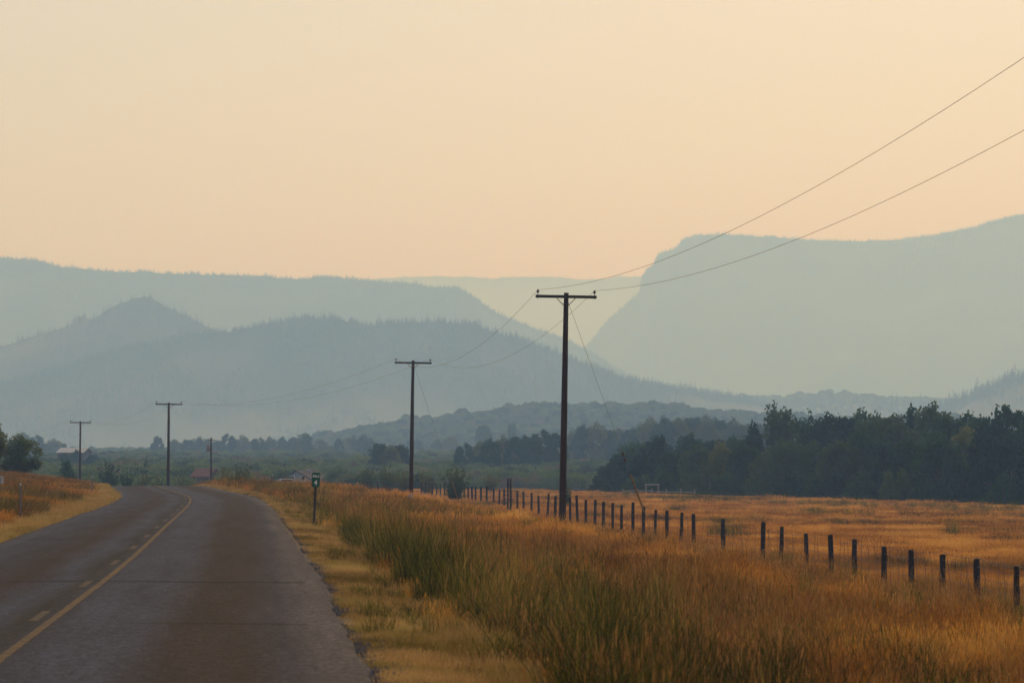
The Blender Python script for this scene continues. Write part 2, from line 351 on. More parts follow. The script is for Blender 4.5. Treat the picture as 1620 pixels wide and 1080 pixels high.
def crack(y, s0, s1, width=.05, slope=0.0):
    xs = np.linspace(s0, s1, 26); V = []
    for s in xs:
        yy = y + slope * s + fbm(s * .6, y, 3) * .28
        wd = width * (.6 + .8 * float(vnoise(s * 2, y)))
        x = float(xc(yy)) + s
        V += [(x, yy - wd, float(road_z(s, yy))), (x, yy + wd, float(road_z(s, yy)))]
    return mesh_obj('crack_seal', V, [(2 * i, 2 * i + 2, 2 * i + 3, 2 * i + 1) for i in range(25)], M['tar'], road)
for y, s0, s1, wd in ((61.4, -3.4, 3.4, .13), (93.8, -3.3, 1.2, .12), (94.5, 1.6, 3.3, .10), (126, -3.2, 3.2, .06), (46, 1.0, 3.3, .03), (160, -3.2, 3.2, .07), (205, -3.2, 3.2, .08)): crack(y, s0, s1, wd)

# ------------------------------------------------------------------ hills and mountains
HILLS = {}
def hill(name, Yr_, pts, depth, mat, drop=5, shape=1.15, gully=.10, fine=.35, nrow=26, seed=0, cover=0.0):
    """ridge whose crest line follows pts (photo pixels) at distance Yr_; front slope falls to the plain over depth metres"""
    prof = spline([p[0] for p in pts], [p[1] for p in pts]); x0, x1 = pts[0][0], pts[-1][0]
    pxs = np.arange(x0, x1 + .1, 4.0); X = (pxs - 810) / F * Yr_
    py = prof(pxs) + drop + fbm(pxs * .05 + seed, pxs * 0 + seed, 3) * 1.6 * fine * 4
    crest = np.array([rz(v, Yr_) for v in py])
    base = float(valley(Yr_ - depth)) - 6
    t = np.r_[np.linspace(0, 1, nrow), np.linspace(1.12, 2.2, 8)]
    XX = np.repeat(X[None, :], len(t), 0); T = np.repeat(t[:, None], len(X), 1)
    wav = fbm(X * 3.0 / depth + seed, X * 0 + 2, 3)[None, :] * depth * .10
    YY = Yr_ - depth * (1 - T) + wav * np.clip(1 - T, 0, 1)
    s = np.where(T <= 1, np.power(np.clip(T, 0, 1), shape), np.clip(1 - (T - 1) * .8, 0, 1))
    ZZ = base + (crest[None, :] - base) * s
    bumpy = np.sin(np.clip(T, 0, 1) * math.pi) * (crest[None, :] - base)
    ZZ = ZZ + bumpy * gully * fbm(XX * 4 / depth + seed * 3, YY * 1.6 / depth + seed, 4)
    idx = np.arange(XX.size).reshape(XX.shape); Q = np.stack([idx[:-1, :-1], idx[:-1, 1:], idx[1:, 1:], idx[1:, :-1]], -1).reshape(-1, 4)
    me = fast_mesh(name, np.stack([XX, YY, ZZ], -1).reshape(-1, 3), Q, mat, True)
    o = tag(link_mesh(name, me), kind='structure')
    HILLS[name if name not in HILLS else o.name] = (XX, YY, ZZ, nrow); return o, (XX, YY, ZZ, nrow)
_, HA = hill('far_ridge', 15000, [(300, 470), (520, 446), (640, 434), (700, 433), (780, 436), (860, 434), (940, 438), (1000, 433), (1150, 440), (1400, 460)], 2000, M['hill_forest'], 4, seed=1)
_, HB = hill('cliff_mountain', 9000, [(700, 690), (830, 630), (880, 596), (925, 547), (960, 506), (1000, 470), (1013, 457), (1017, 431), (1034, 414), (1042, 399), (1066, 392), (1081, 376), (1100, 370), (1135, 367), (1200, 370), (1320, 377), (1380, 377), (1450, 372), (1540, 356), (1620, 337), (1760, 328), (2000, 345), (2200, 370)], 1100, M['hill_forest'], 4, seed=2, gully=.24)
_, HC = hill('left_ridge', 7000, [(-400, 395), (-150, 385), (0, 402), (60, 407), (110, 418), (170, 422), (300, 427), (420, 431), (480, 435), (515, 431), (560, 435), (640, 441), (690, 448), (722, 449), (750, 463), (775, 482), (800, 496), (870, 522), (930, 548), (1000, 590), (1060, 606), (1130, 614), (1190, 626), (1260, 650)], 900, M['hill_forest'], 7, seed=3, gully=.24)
_, HD = hill('knob_hill', 4800, [(-350, 620), (-100, 572), (0, 546), (50, 531), (100, 517), (114, 511), (119, 500), (134, 499), (141, 504), (180, 483), (210, 472), (228, 468), (262, 482), (300, 500), (330, 517), (400, 545), (500, 580), (650, 640)], 380, M['hill_grass'], 2, seed=4, gully=.2)
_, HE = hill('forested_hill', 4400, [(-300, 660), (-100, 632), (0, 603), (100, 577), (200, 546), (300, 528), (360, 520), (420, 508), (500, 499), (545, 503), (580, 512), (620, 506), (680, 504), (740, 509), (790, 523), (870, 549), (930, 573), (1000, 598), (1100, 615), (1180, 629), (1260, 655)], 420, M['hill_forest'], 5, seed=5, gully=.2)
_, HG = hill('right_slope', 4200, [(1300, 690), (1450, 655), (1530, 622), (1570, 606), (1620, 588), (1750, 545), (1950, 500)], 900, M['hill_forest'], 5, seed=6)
_, HF = hill('low_ridge', 4700, [(980, 668), (1060, 650), (1120, 640), (1190, 633), (1240, 632), (1300, 628), (1340, 627), (1400, 634), (1480, 636), (1560, 639), (1620, 634), (1760, 628), (1950, 640)], 700, M['hill_wood'], 3, seed=7)
_, HW = hill('wooded_rise', 2300, [(420, 712), (500, 697), (540, 687), (600, 674), (690, 664), (760, 656), (810, 650), (850, 644), (900, 648), (960, 645), (1050, 643), (1130, 654), (1200, 657), (1300, 662), (1450, 668), (1700, 672)], 600, M['hill_wood'], 10, seed=8)

# the smoky air: one closed even volume round everything
hz = MB().box((0, 9400, 303), (26000, 20000, 634)).build('haze', None); tag(hz, 'thin even wildfire smoke filling the air over the valley', 'haze', kind='stuff')
hm = bpy.data.materials.new('smoky_air'); hm.use_nodes = True; t = hm.node_tree; t.nodes.clear()
ho = t.nodes.new('ShaderNodeOutputMaterial'); pv = t.nodes.new('ShaderNodeVolumePrincipled')
pv.inputs['Color'].default_value = (*HAZE_COLOR, 1); pv.inputs['Density'].default_value = HAZE_DENSITY
pv.inputs['Anisotropy'].default_value = HAZE_G; pv.inputs['Absorption Color'].default_value = (1, 1, 1, 1)
t.links.new(pv.outputs[0], ho.inputs['Volume']); hz.data.materials.append(hm)

# ------------------------------------------------------------------ plants: prototypes
def leaves(C, size, rng, flat=0.0):
    """one small rhombic leaf cluster at each point of C"""
    n = len(C); a = rng.normal(size=(n, 3)); a[:, 2] *= 1 - flat; a /= np.linalg.norm(a, axis=1)[:, None]
    b = np.cross(a, rng.normal(size=(n, 3))); b /= np.linalg.norm(b, axis=1)[:, None]
    s = (size * rng.uniform(.6, 1.35, n))[:, None]
    V = np.stack([C - a * s, C + b * s * .55, C + a * s, C - b * s * .55], 1).reshape(-1, 3)
    return V, np.arange(4 * n).reshape(-1, 4)
def limb_mesh(segs, mat):
    m = MB()
    for p, q, r0, r1 in segs:
        p, q = Vector(p), Vector(q); mid = (p + q) / 2 + Vector((rnd.uniform(-1, 1), rnd.uniform(-1, 1), 0)) * (q - p).length * .05
        m.tube([p, mid, q], [r0, (r0 + r1) / 2, r1], 6, False)
    return m.mesh('trunk', mat, True)
def make_tree(kind, seed, mat, H=12.0):
    """(trunk mesh, crown mesh) for a tree of height H; crowns are thousands of small leaf clusters gathered in clumps on limbs"""
    rng = np.random.default_rng(seed); cl = []; segs = []
    if kind == 'round':
        W = .34 * H; segs.append(((0, 0, -.4), (0, 0, .55 * H), .022 * H, .010 * H))
        for k in range(58):
            u = rng.normal(size=3); u /= np.linalg.norm(u); r = rng.uniform(.45, 1.0) ** .6
            c = np.array([u[0] * W * r, u[1] * W * r, .56 * H + u[2] * .38 * H * r]); c[2] = max(c[2], .10 * H)
            c[:2] *= 1 - .25 * max(0, (c[2] / H - .6) / .4); cl.append((c, rng.uniform(.06, .105) * H))
            if k % 3 == 0: segs.append(((0, 0, c[2] * rng.uniform(.3, .6)), c * .96, .007 * H, .002 * H))
    elif kind == 'spire':
        for j in range(rng.integers(6, 9)):
            an = rng.uniform(0, 6.28); rr = rng.uniform(.06, .20) * H if j else .04 * H; top = rng.uniform(.78, .98) * H if j else H
            bx, by = rr * math.cos(an), rr * math.sin(an); segs.append(((bx * .25, by * .25, -.4), (bx, by, top * .9), .013 * H, .003 * H))
            for k in range(20):
                f = max(0.0, min(1.0, (k + rng.uniform(-.4, .4)) / 19)); z = (.08 + .90 * f) * top; rad = (.070 * (1 - f) ** .45 + .046) * H
                cl.append((np.array([bx * (.35 + .65 * f) + rng.normal() * .03 * H * (1.15 - f), by * (.35 + .65 * f) + rng.normal() * .03 * H * (1.15 - f), z]), rad * rng.uniform(.75, 1.1)))
    elif kind == 'open':
        segs.append(((0, 0, -.4), (.02 * H, 0, .7 * H), .016 * H, .006 * H))
        for k in range(34):
            an = rng.uniform(0, 6.28); z = rng.uniform(.18, .98); rr = .30 * H * math.sin(min(1, (1.06 - z) * 1.5) * math.pi / 2) * rng.uniform(.3, 1)
            c = np.array([rr * math.cos(an), rr * math.sin(an), z * H]); cl.append((c, rng.uniform(.035, .075) * H))
            segs.append(((0, 0, c[2] * .6), c, .005 * H, .0015 * H))
    elif kind == 'bush':
        for k in range(26):
            an = rng.uniform(0, 6.28); rr = .55 * H * math.sqrt(rng.uniform(0, 1)); z = rng.uniform(.2, .86) * (1 - .45 * (rr / (.55 * H)) ** 2)
            c = np.array([rr * math.cos(an), rr * math.sin(an), z * H]); cl.append((c, rng.uniform(.10, .17) * H)); segs.append(((c[0] * .15, c[1] * .15, -.2), c, .010 * H, .003 * H))
    elif kind == 'sprig':
        # upright stems with leaves along them, open between
        for k in range(19):
            an = rng.uniform(0, 6.28); ln = rng.uniform(.5, 1.0) * H; lean = rng.uniform(.05, .75)
            d = np.array([math.cos(an) * lean, math.sin(an) * lean, 1]); d /= np.linalg.norm(d); tip = d * ln; tip[2] = min(tip[2], H)
            segs.append(((0, 0, -.2), tip, .012 * H, .003 * H))
            for q in np.linspace(.2, 1.0, 12):
                cl.append((tip * q + rng.normal(size=3) * .035 * H, (.075 - .048 * q) * H))
    P = []
    big = sum(r * r for _, r in cl); N = {'round': 6500, 'spire': 7000, 'open': 3200, 'bush': 2600, 'sprig': 5200}[kind]
    for c, r in cl:
        n = int(N * r * r / big) + 3; u = rng.normal(size=(n, 3)); u /= np.linalg.norm(u, axis=1)[:, None]
        q = rng.uniform(.2, 1.0, n)[:, None] ** .6 * (1 + np.abs(rng.normal(0, .22, n)))[:, None]; P.append(c + u * q * r * np.array([1, 1, 1.25 if kind == 'spire' else 1.0]))
    P = np.concatenate(P); P[:, 2] = np.maximum(P[:, 2], .02 * H)
    size = {'round': .024, 'spire': .022, 'open': .024, 'bush': .045, 'sprig': .021}[kind] * H
    V, Q = leaves(P, size, rng)
    return limb_mesh(segs, M['bark']), fast_mesh('crown', V, Q, mat)
def make_conifer(seed, mat, H=12.0, tiers=15, per=11):
    rng = np.random.default_rng(seed); V = []; Fc = []
    for k in range(tiers):
        f = k / (tiers - 1); z = (.08 + .90 * f) * H; rad = (.20 * (1 - f) ** .85 + .012) * H * rng.uniform(.8, 1.15)
        for j in range(per):
            an = rng.uniform(0, 6.28); r = rad * rng.uniform(.65, 1.15); dz = -.28 * r * rng.uniform(.5, 1.3)
            d = np.array([math.cos(an), math.sin(an), 0]); pz = np.array([-d[1], d[0], 0]) * r * .30; up = np.array([0, 0, .05 * H * (1 - f) + .02 * H])
            b = len(V); V += [np.array([0, 0, z]) + up, d * r * .6 + pz + [0, 0, z + dz * .5], d * r + [0, 0, z + dz], d * r * .6 - pz + [0, 0, z + dz * .5], [0, 0, z - .03 * H]]
            Fc += [(b, b + 1, b + 2, b + 3), (b + 4, b + 3, b + 2, b + 1)]
    tr = MB().tube([(0, 0, -.5), (0, 0, .5 * H), (0, 0, H * .97)], [.016 * H, .010 * H, .003 * H], 6, False).mesh('trunk', M['bark'], True)
    return tr, fast_mesh('crown', np.array(V), np.array(Fc), mat)

TREES = {
    'round': [make_tree('round', 11 + k, M['leaf_dark']) for k in range(4)],
    'spire': [make_tree('spire', 31 + k, M['leaf_dark']) for k in range(4)],
    'mid': [make_tree('round', 51 + k, M['leaf_mid']) for k in range(3)],
    'open': [make_tree('open', 71 + k, M['leaf_dark']) for k in range(2)],
    'conifer': [make_conifer(81 + k, M['conifer']) for k in range(3)],
    'bush': [make_tree('bush', 91 + k, M['leaf_dark'], 4.0) for k in range(3)],
    'sprig': [make_tree('sprig', 101 + k, M['leaf_mid'], 4.0) for k in range(4)],
    'dark_sprig': [make_tree('sprig', 111 + k, M['leaf_dark'], 4.0) for k in range(2)],
}
_cnt = {}
def plant(name, kind, px, top, Y, wpx, label, cat, group=None):
    """a tree whose crown top is at photo pixel (px, top), standing on the ground at distance Y, about wpx pixels wide"""
    k = _cnt[kind] = _cnt.get(kind, -1) + 1; tr, cr = TREES[kind][k % len(TREES[kind])]
    H0 = 4.0 if kind in ('bush', 'sprig', 'dark_sprig') else 12.0
    W0 = {'round': .80, 'mid': .80, 'spire': .52, 'open': .62, 'conifer': .40, 'bush': 1.25, 'sprig': 1.05, 'dark_sprig': 1.05}[kind] * H0
    x = rx(px, Y); z0 = hill_or_ground(x, Y); H = max(.8, rz(top, Y) - z0)
    W = max(wpx / F * Y, (.62 if kind in ('round', 'mid') else .46) * H) if H0 == 12.0 and kind != 'conifer' else wpx / F * Y
    o = thing(name, label, cat, (x, Y, z0), (0, 0, rnd.uniform(0, 6.28)), group); o.scale = (W / W0, W / W0, H / H0)
    shared('trunk', tr, o); shared('crown', cr, o); return o
def bil(Hd, x, y):
    """height of a hill sheet's front slope over (x, y)"""
    XX, YY, ZZ, nrow = Hd; x = np.atleast_1d(x); y = np.atleast_1d(y)
    j = np.clip((x - XX[0, 0]) / (XX[0, 1] - XX[0, 0]), 0, XX.shape[1] - 1.001); j0 = j.astype(int); fj = j - j0; out = np.full(len(x), -1e9)
    for n in range(len(x)):
        if x[n] < XX[0, 0] or x[n] > XX[0, -1]: continue
        yc = YY[:, j0[n]] * (1 - fj[n]) + YY[:, j0[n] + 1] * fj[n]; zc = ZZ[:, j0[n]] * (1 - fj[n]) + ZZ[:, j0[n] + 1] * fj[n]
        if yc[0] <= y[n] <= yc[-1]: out[n] = np.interp(y[n], yc, zc)
    return out
def hill_or_ground(x, Y):
    z = g(x, Y)
    if Y > 1000:
        for Hd in (HW, HF, HE, HD, HG): z = max(z, float(bil(Hd, x, Y)[0]))
    return z

# ---- individual trees -------------------------------------------------------
ORD = ['first', 'second', 'third', 'fourth', 'fifth', 'sixth', 'seventh', 'eighth', 'ninth', 'tenth', 'eleventh', 'twelfth', 'thirteenth', 'fourteenth', 'fifteenth', 'sixteenth',
       'seventeenth', 'eighteenth', 'nineteenth', 'twentieth', 'twenty-first', 'twenty-second', 'twenty-third', 'twenty-fourth', 'twenty-fifth', 'twenty-sixth', 'twenty-seventh', 'twenty-eighth']
fy = lambda px: float(np.interp(px, [900, 950, 1300, 1620, 1760], [475, 452, 385, 345, 320]))
back = [(1003, 692, 'round', 78), (1040, 683, 'round', 62), (1092, 688, 'round', 76), (1132, 689, 'round', 66), (1165, 684, 'round', 74), (1197, 668, 'spire', 54), (1229, 638, 'spire', 70),
        (1268, 654, 'round', 60), (1287, 652, 'spire', 40), (1312, 657, 'round', 66), (1341, 651, 'round', 56), (1362, 648, 'spire', 40), (1386, 645, 'round', 66), (1417, 648, 'round', 70), (1449, 642, 'spire', 52),
        (1476, 641, 'round', 66), (1503, 650, 'round', 60), (1546, 645, 'round', 76), (1572, 647, 'spire', 56), (1601, 638, 'open', 44), (1630, 652, 'round', 80), (1665, 644, 'spire', 70)]
for i, (px, top, kd, wp) in enumerate(back):
    lb = {6: 'tallest dark cottonwood with a spired crown standing above the right treeline', 19: 'slender open-crowned tree poking above the treeline near the right edge'}.get(
        i, 'dark green tree in the back row behind the golden field, %s from the left' % ORD[i])
    plant('cottonwood_tree', kd, px, top, fy(px) + 70 + rnd.uniform(-8, 25), wp, lb, 'tree', 'trees of the dark treeline behind the field')
front = [(962, 733, 'round', 50), (985, 712, 'round', 62), (1022, 712, 'round', 74), (1062, 708, 'round', 76), (1102, 706, 'round', 72), (1140, 702, 'mid', 74), (1180, 698, 'round', 78), (1214, 712, 'mid', 66), (1248, 688, 'round', 78),
         (1290, 690, 'round', 80), (1330, 694, 'mid', 82), (1362, 680, 'round', 84), (1400, 690, 'round', 78), (1440, 686, 'round', 84), (1484, 676, 'round', 92), (1524, 680, 'mid', 86), (1560, 682, 'round', 80), (1600, 680, 'round', 86), (1645, 684, 'round', 84)]
for i, (px, top, kd, wp) in enumerate(front):
    plant('leafy_tree', kd, px, top, fy(px) + 30 + rnd.uniform(-4, 12), wp, 'leafy lower tree in the front row behind the golden field, %s from the left' % ORD[i], 'tree', 'front trees of the dark treeline')
for i, (px, top, wp) in enumerate([(950, 752, 40), (1010, 742, 50), (1050, 738, 56), (1095, 742, 50), (1150, 736, 60), (1205, 738, 64), (1255, 740, 60), (1310, 738, 64), (1365, 742, 66), (1420, 738, 66), (1475, 742, 70), (1530, 738, 70), (1590, 742, 70), (1640, 740, 70)]):
    plant('undergrowth_shrub', 'bush', px, top, fy(px) + 20 + rnd.uniform(-3, 6), wp, 'low leafy shrub at the foot of the dark treeline, %s from the left' % ORD[i], 'shrub', 'shrubs at the foot of the treeline')
# groups standing farther back in the valley
def row(items, Y, jit, name, fmt, group, cat='tree'):
    for i, (px, top, kd, wp) in enumerate(items):
        plant(name, kd if Y < 1500 or i % 4 else 'spire', px + rnd.uniform(-4, 4) * (Y > 1400), top + rnd.uniform(-3, 4) * (Y > 900), Y + rnd.uniform(-jit, jit), wp * rnd.uniform(.85, 1.7 if Y > 1400 else 1.2), fmt % ORD[i], cat, group)
row([(1012, 668, 'round', 36), (1030, 662, 'mid', 34), (1052, 660, 'round', 36), (1075, 659, 'mid', 36), (1097, 657, 'round', 36), (1120, 660, 'mid', 36), (1142, 659, 'round', 36), (1163, 663, 'mid', 34), (1183, 664, 'round', 34), (1202, 668, 'mid', 34)], 1000, 25,
    'grove_tree', 'hazy grove tree showing above the left half of the treeline, %s from the left', 'hazy grove behind the treeline')
row([(905, 680, 'mid', 30), (922, 670, 'round', 32), (943, 664, 'mid', 36), (962, 672, 'round', 28), (980, 673, 'mid', 30), (998, 672, 'round', 28)], 1080, 25,
    'grove_tree', 'hazy grove tree just right of the nearest utility pole, %s from the left', 'hazy grove right of the nearest pole')
row([(736, 697, 'round', 30), (757, 700, 'mid', 28), (775, 694, 'round', 28), (795, 690, 'mid', 34), (815, 686, 'round', 30), (838, 684, 'round', 34), (858, 675, 'round', 38), (880, 684, 'round', 34)], 800, 18,
    'valley_tree', 'dark valley tree between the two nearest utility poles, %s from the left', 'dark trees between the two nearest poles')
row([(600, 697, 'round', 32), (618, 702, 'mid', 20), (634, 699, 'round', 28)], 760, 12, 'valley_tree', 'dark rounded tree left of the second utility pole, %s from the left', 'dark trees left of the second pole')
row([(14, 693, 'mid', 30), (36, 683, 'mid', 36), (60, 688, 'round', 34), (84, 696, 'mid', 30), (104, 700, 'mid', 28), (250, 690, 'round', 16), (276, 692, 'mid', 24), (298, 690, 'round', 24), (318, 688, 'mid', 30), (345, 690, 'round', 26), (364, 685, 'round', 28), (388, 688, 'mid', 28), (408, 688, 'round', 24),
     (428, 688, 'mid', 26), (450, 688, 'round', 26), (468, 686, 'mid', 24), (486, 683, 'round', 26), (510, 692, 'mid', 26), (532, 690, 'round', 26), (556, 686, 'mid', 28), (578, 690, 'round', 28)], 1550, 50,
    'hazy_tree', 'hazy tree in the far row across the left valley, %s from the left', 'far tree row across the left valley')
row([(808, 670, 'mid', 16), (762, 668, 'round', 20), (712, 690, 'mid', 22), (690, 696, 'mid', 24), (660, 690, 'round', 30)], 1720, 15, 'hazy_tree', 'bluish lone tree on the wooded rise behind the poles, %s from the right', 'lone trees on the wooded rise')
for i, (px, top, wp) in enumerate([(1199, 621, 14), (1222, 628, 14), (1170, 640, 9), (1290, 626, 10), (1388, 621, 12), (1412, 619, 7), (1419, 618, 8), (1431, 624, 7), (1457, 620, 9), (1502, 617, 13), (1528, 625, 8), (1553, 627, 5), (1559, 628, 5), (1593, 627, 6)]):
    plant('conifer_tree', 'conifer', px, top, 4600, wp, 'pale hazy conifer on the low ridge above the treeline, %s from the left' % ORD[i - (i > 2)] if i != 2 else 'small dark conifer below the low ridge, left of the tallest cottonwood', 'tree', 'conifers on the low ridge')
for i, (px, top, wp) in enumerate([(101, 714, 26), (121, 711.5, 22), (146, 716, 26)]):
    plant('barn_tree', 'round', px, top, 855, wp, ['hazy tree covering the left part of the white-roofed barn', 'dark tree in front of the middle of the white-roofed barn', 'hazy tree at the right end of the white-roofed barn'][i], 'tree', 'trees round the white-roofed barn')
# nearer trees and bushes beside the road
plant('willow_tree', 'mid', 33, 687, 318, 78, 'bushy dark green tree on the left bank below the leftmost pole', 'tree')
plant('willow_tree', 'mid', -20, 655, 300, 66, 'leafy tree cut off by the left edge of the picture', 'tree')
for i, (kd, px, top, Y, wp, lb) in enumerate([
        ('dark_sprig', 172, 722, 400, 48, 'dark spiky bush past the road crest, left of the road'), ('dark_sprig', 200, 738, 380, 30, 'small dark bush beside the spiky bush past the road crest'),
        ('sprig', 226, 744, 390, 24, 'little round bush at the road crest left of the third pole'), ('bush', 105, 726, 420, 60, 'broad green bush just left of the fourth pole'),
        ('sprig', 250, 750, 420, 24, 'small green sprig touching the third pole on its left'), ('sprig', 286, 746, 410, 34, 'small green bush touching the third pole on its right'), ('dark_sprig', 225, 718, 560, 28, 'dark tree-like bush standing behind the road crest'),
        ('sprig', 352, 732, 360, 44, 'green bush in front of the red-roofed shed'), ('sprig', 384, 731, 350, 48, 'leafy green bush right of the red-roofed shed'),
        ('sprig', 582, 737, 420, 44, 'feathery green bush behind the roadside grass, far left of the second pole'), ('sprig', 615, 734, 410, 48, 'tall feathery bush close left of the second pole'), ('sprig', 640, 738, 400, 40, 'feathery bush touching the left side of the second pole'),
        ('sprig', 672, 742, 400, 40, 'feathery bush right of the second pole'), ('sprig', 720, 733, 330, 64, 'dense dark bush at the yellow guard of the second pole'), ('sprig', 776, 745, 430, 36, 'small grey-green bush behind the tall gate posts'),
        ('sprig', 895, 757, 300, 30, 'small dark sprig right behind the nearest pole')]):
    plant('roadside_bush', kd, px, top, Y, wp, lb, 'bush')

# ---- instanced masses -------------------------------------------------------
def scatter(name, P, rot, scl, idx, tint, meshes, label, cat):
    """one object of kind stuff: the given meshes set out on points (geometry nodes)"""
    pc = bpy.data.collections.new(name + '_pieces')
    for m_ in meshes: pc.objects.link(bpy.data.objects.new(name + '_piece', m_))
    me = bpy.data.meshes.new(name); n = len(P); me.vertices.add(n); me.vertices.foreach_set('co', np.asarray(P, np.float32).ravel())
    for nm, ty, key, arr in (('rot', 'FLOAT_VECTOR', 'vector', rot), ('scl', 'FLOAT_VECTOR', 'vector', scl), ('pick', 'INT', 'value', idx), ('tint', 'FLOAT', 'value', tint)):
        a_ = me.attributes.new(nm, ty, 'POINT'); a_.data.foreach_set(key, np.asarray(arr, np.int32 if ty == 'INT' else np.float32).ravel())
    o = link_mesh(name, me)
    ng = bpy.data.node_groups.new(name, 'GeometryNodeTree')
    ng.interface.new_socket('Geometry', in_out='INPUT', socket_type='NodeSocketGeometry'); ng.interface.new_socket('Geometry', in_out='OUTPUT', socket_type='NodeSocketGeometry')
    N = ng.nodes; L = ng.links; gi = N.new('NodeGroupInput'); go = N.new('NodeGroupOutput'); ip = N.new('GeometryNodeInstanceOnPoints'); ci = N.new('GeometryNodeCollectionInfo')
    ci.inputs['Collection'].default_value = pc; ci.inputs['Separate Children'].default_value = True; ci.inputs['Reset Children'].default_value = True
    def na(nm, ty):
        x = N.new('GeometryNodeInputNamedAttribute'); x.data_type = ty; x.inputs['Name'].default_value = nm; return x.outputs['Attribute']
    L.new(gi.outputs[0], ip.inputs['Points']); L.new(ci.outputs[0], ip.inputs['Instance']); ip.inputs['Pick Instance'].default_value = True
    L.new(na('pick', 'INT'), ip.inputs['Instance Index'])
    er = N.new('FunctionNodeEulerToRotation'); L.new(na('rot', 'FLOAT_VECTOR'), er.inputs[0]); L.new(er.outputs[0], ip.inputs['Rotation'])
    L.new(na('scl', 'FLOAT_VECTOR'), ip.inputs['Scale']); L.new(ip.outputs[0], go.inputs[0])
    md = o.modifiers.new('scatter', 'NODES'); md.node_group = ng
    return tag(o, label, cat, kind='stuff')

# valley scrub
rng = np.random.default_rng(5)
scrub_meshes = [make_tree('bush', 120 + k, M['leaf_stuff'], 4.0)[1] for k in range(4)]
n = 46000; Y = 470 + 1750 * rng.random(n) ** 1.3; X = (rng.random(n) * 2 - 1) * (.175 * Y + 25)
dens = fbm(X * .012, Y * .006, 3); keep = (dens > -.38) & (Y > edgeY(X) + 25) & ~((X > rx(930, 1) * Y) & (Y < 620)); PXs = 810 + X / Y * F
keep &= ~((PXs > 436) & (PXs < 540) & (Y < 590)) & ~((PXs > 296) & (PXs < 356) & (Y < 535)) & ~((PXs > 84) & (PXs < 152) & (Y > 690) & (Y < 900)); X, Y, dens = X[keep], Y[keep], dens[keep]
Z = gz(X, Y); hw = bil(HW, X, Y); Z = np.maximum(Z, hw); S = rng.uniform(.6, 1.25, len(X)) * (1 + .35 * dens)
scatter('valley_scrub', np.stack([X, Y, Z - .1], -1), np.stack([X * 0, X * 0, rng.random(len(X)) * 6.28], -1), np.stack([S * 1.15, S * 1.15, S * rng.uniform(.75, 1.1, len(X))], -1),
        rng.integers(0, 4, len(X)), np.clip(.5 + .45 * fbm(X * .02 + 5, Y * .008, 2) + rng.normal(0, .28, len(X)), 0, 1), scrub_meshes, 'grey-green willow scrub covering the valley floor', 'scrub')
# woods on the near rise and the low ridge
wood_meshes = [make_tree('round', 140 + k, M['leaf_stuff'])[1] for k in range(3)]
def on_hill(Hd, n, top=.25, seed=0, xlim=None):
    r = np.random.default_rng(seed); XX, YY, ZZ, nrow = Hd; j = r.random(n) * (XX.shape[1] - 1.01)
    ti = np.where(r.random(n) < top, (nrow - 1) - r.random(n) ** 2 * 2.2, r.random(n) * (nrow - 1)); ti = np.clip(ti, 0, nrow - 1.01)
    j0, i0 = j.astype(int), ti.astype(int); fj, fi = j - j0, ti - i0
    L_ = lambda A: (A[i0, j0] * (1 - fi) + A[i0 + 1, j0] * fi) * (1 - fj) + (A[i0, j0 + 1] * (1 - fi) + A[i0 + 1, j0 + 1] * fi) * fj
    return L_(XX), L_(YY), L_(ZZ), ti / (nrow - 1)
def forest(name, Hd, n, meshes, h, H0, label, seed, top=.2, gap=.0, gs=.004, wide=1.0):
    r = np.random.default_rng(seed + 50); X, Y, Z, T = on_hill(Hd, n, top, seed)
    k = (fbm(X * gs + seed, Y * gs, 3) + rng.normal(0, .12, len(X)) > gap) | (T > .955) & (r.random(len(X)) < .8); X, Y, Z = X[k], Y[k], Z[k]; m = len(X)
    S = h / H0 * r.uniform(.55, 1.2, m) * (.62 + .38 * T[k] ** 3) * np.where(r.random(m) < .06, 1.35, 1)
    scatter(name, np.stack([X, Y, Z - .05 * h], -1), np.stack([X * 0, X * 0, r.random(m) * 6.28], -1), np.stack([S * wide, S * wide, S], -1), r.integers(0, len(meshes), m), r.random(m), meshes, label, 'forest')
forest('rise_woods', HW, 7000, wood_meshes, 6.8, 12, 'hazy broadleaf woods covering the low rise behind the poles', 1, .25, -.35, .01, 1.25)
forest('ridge_woods', HF, 4000, wood_meshes, 9, 12, 'pale hazy woods along the low ridge above the treeline', 2, .45, -.4, .01, 1.3)
con_meshes = [make_conifer(200 + k, M['conifer_stuff'], 12.0, 8, 6)[1] for k in range(3)]
forest('hill_conifers', HE, 24000, con_meshes, 8.5, 12, 'conifer forest on the broad hill in front of the left ridge', 3, .12, .05, .009, 1.9)
forest('knob_conifers', HD, 5000, con_meshes, 8.5, 12, 'scattered conifers on the pointed rocky knob hill', 4, .10, .15, .009, 1.8)
forest('ridge_conifers', HC, 26000, con_meshes, 8, 12, 'conifer forest along the long left ridge', 5, .25, .0, .006, 1.9)
forest('cliff_conifers', HB, 16000, con_meshes, 9, 12, 'conifer forest on top of the cliff mountain', 6, .4, .05, .006, 2.0)
forest('slope_conifers', HG, 3500, con_meshes, 12, 12, 'hazy conifers on the slope at the right edge', 7, .3, -.1, .006, 1.6)
forest('far_conifers', HA, 3500, con_meshes, 13, 12, 'faint conifer forest on the most distant ridge', 8, .5, -.3, .002, 1.3)

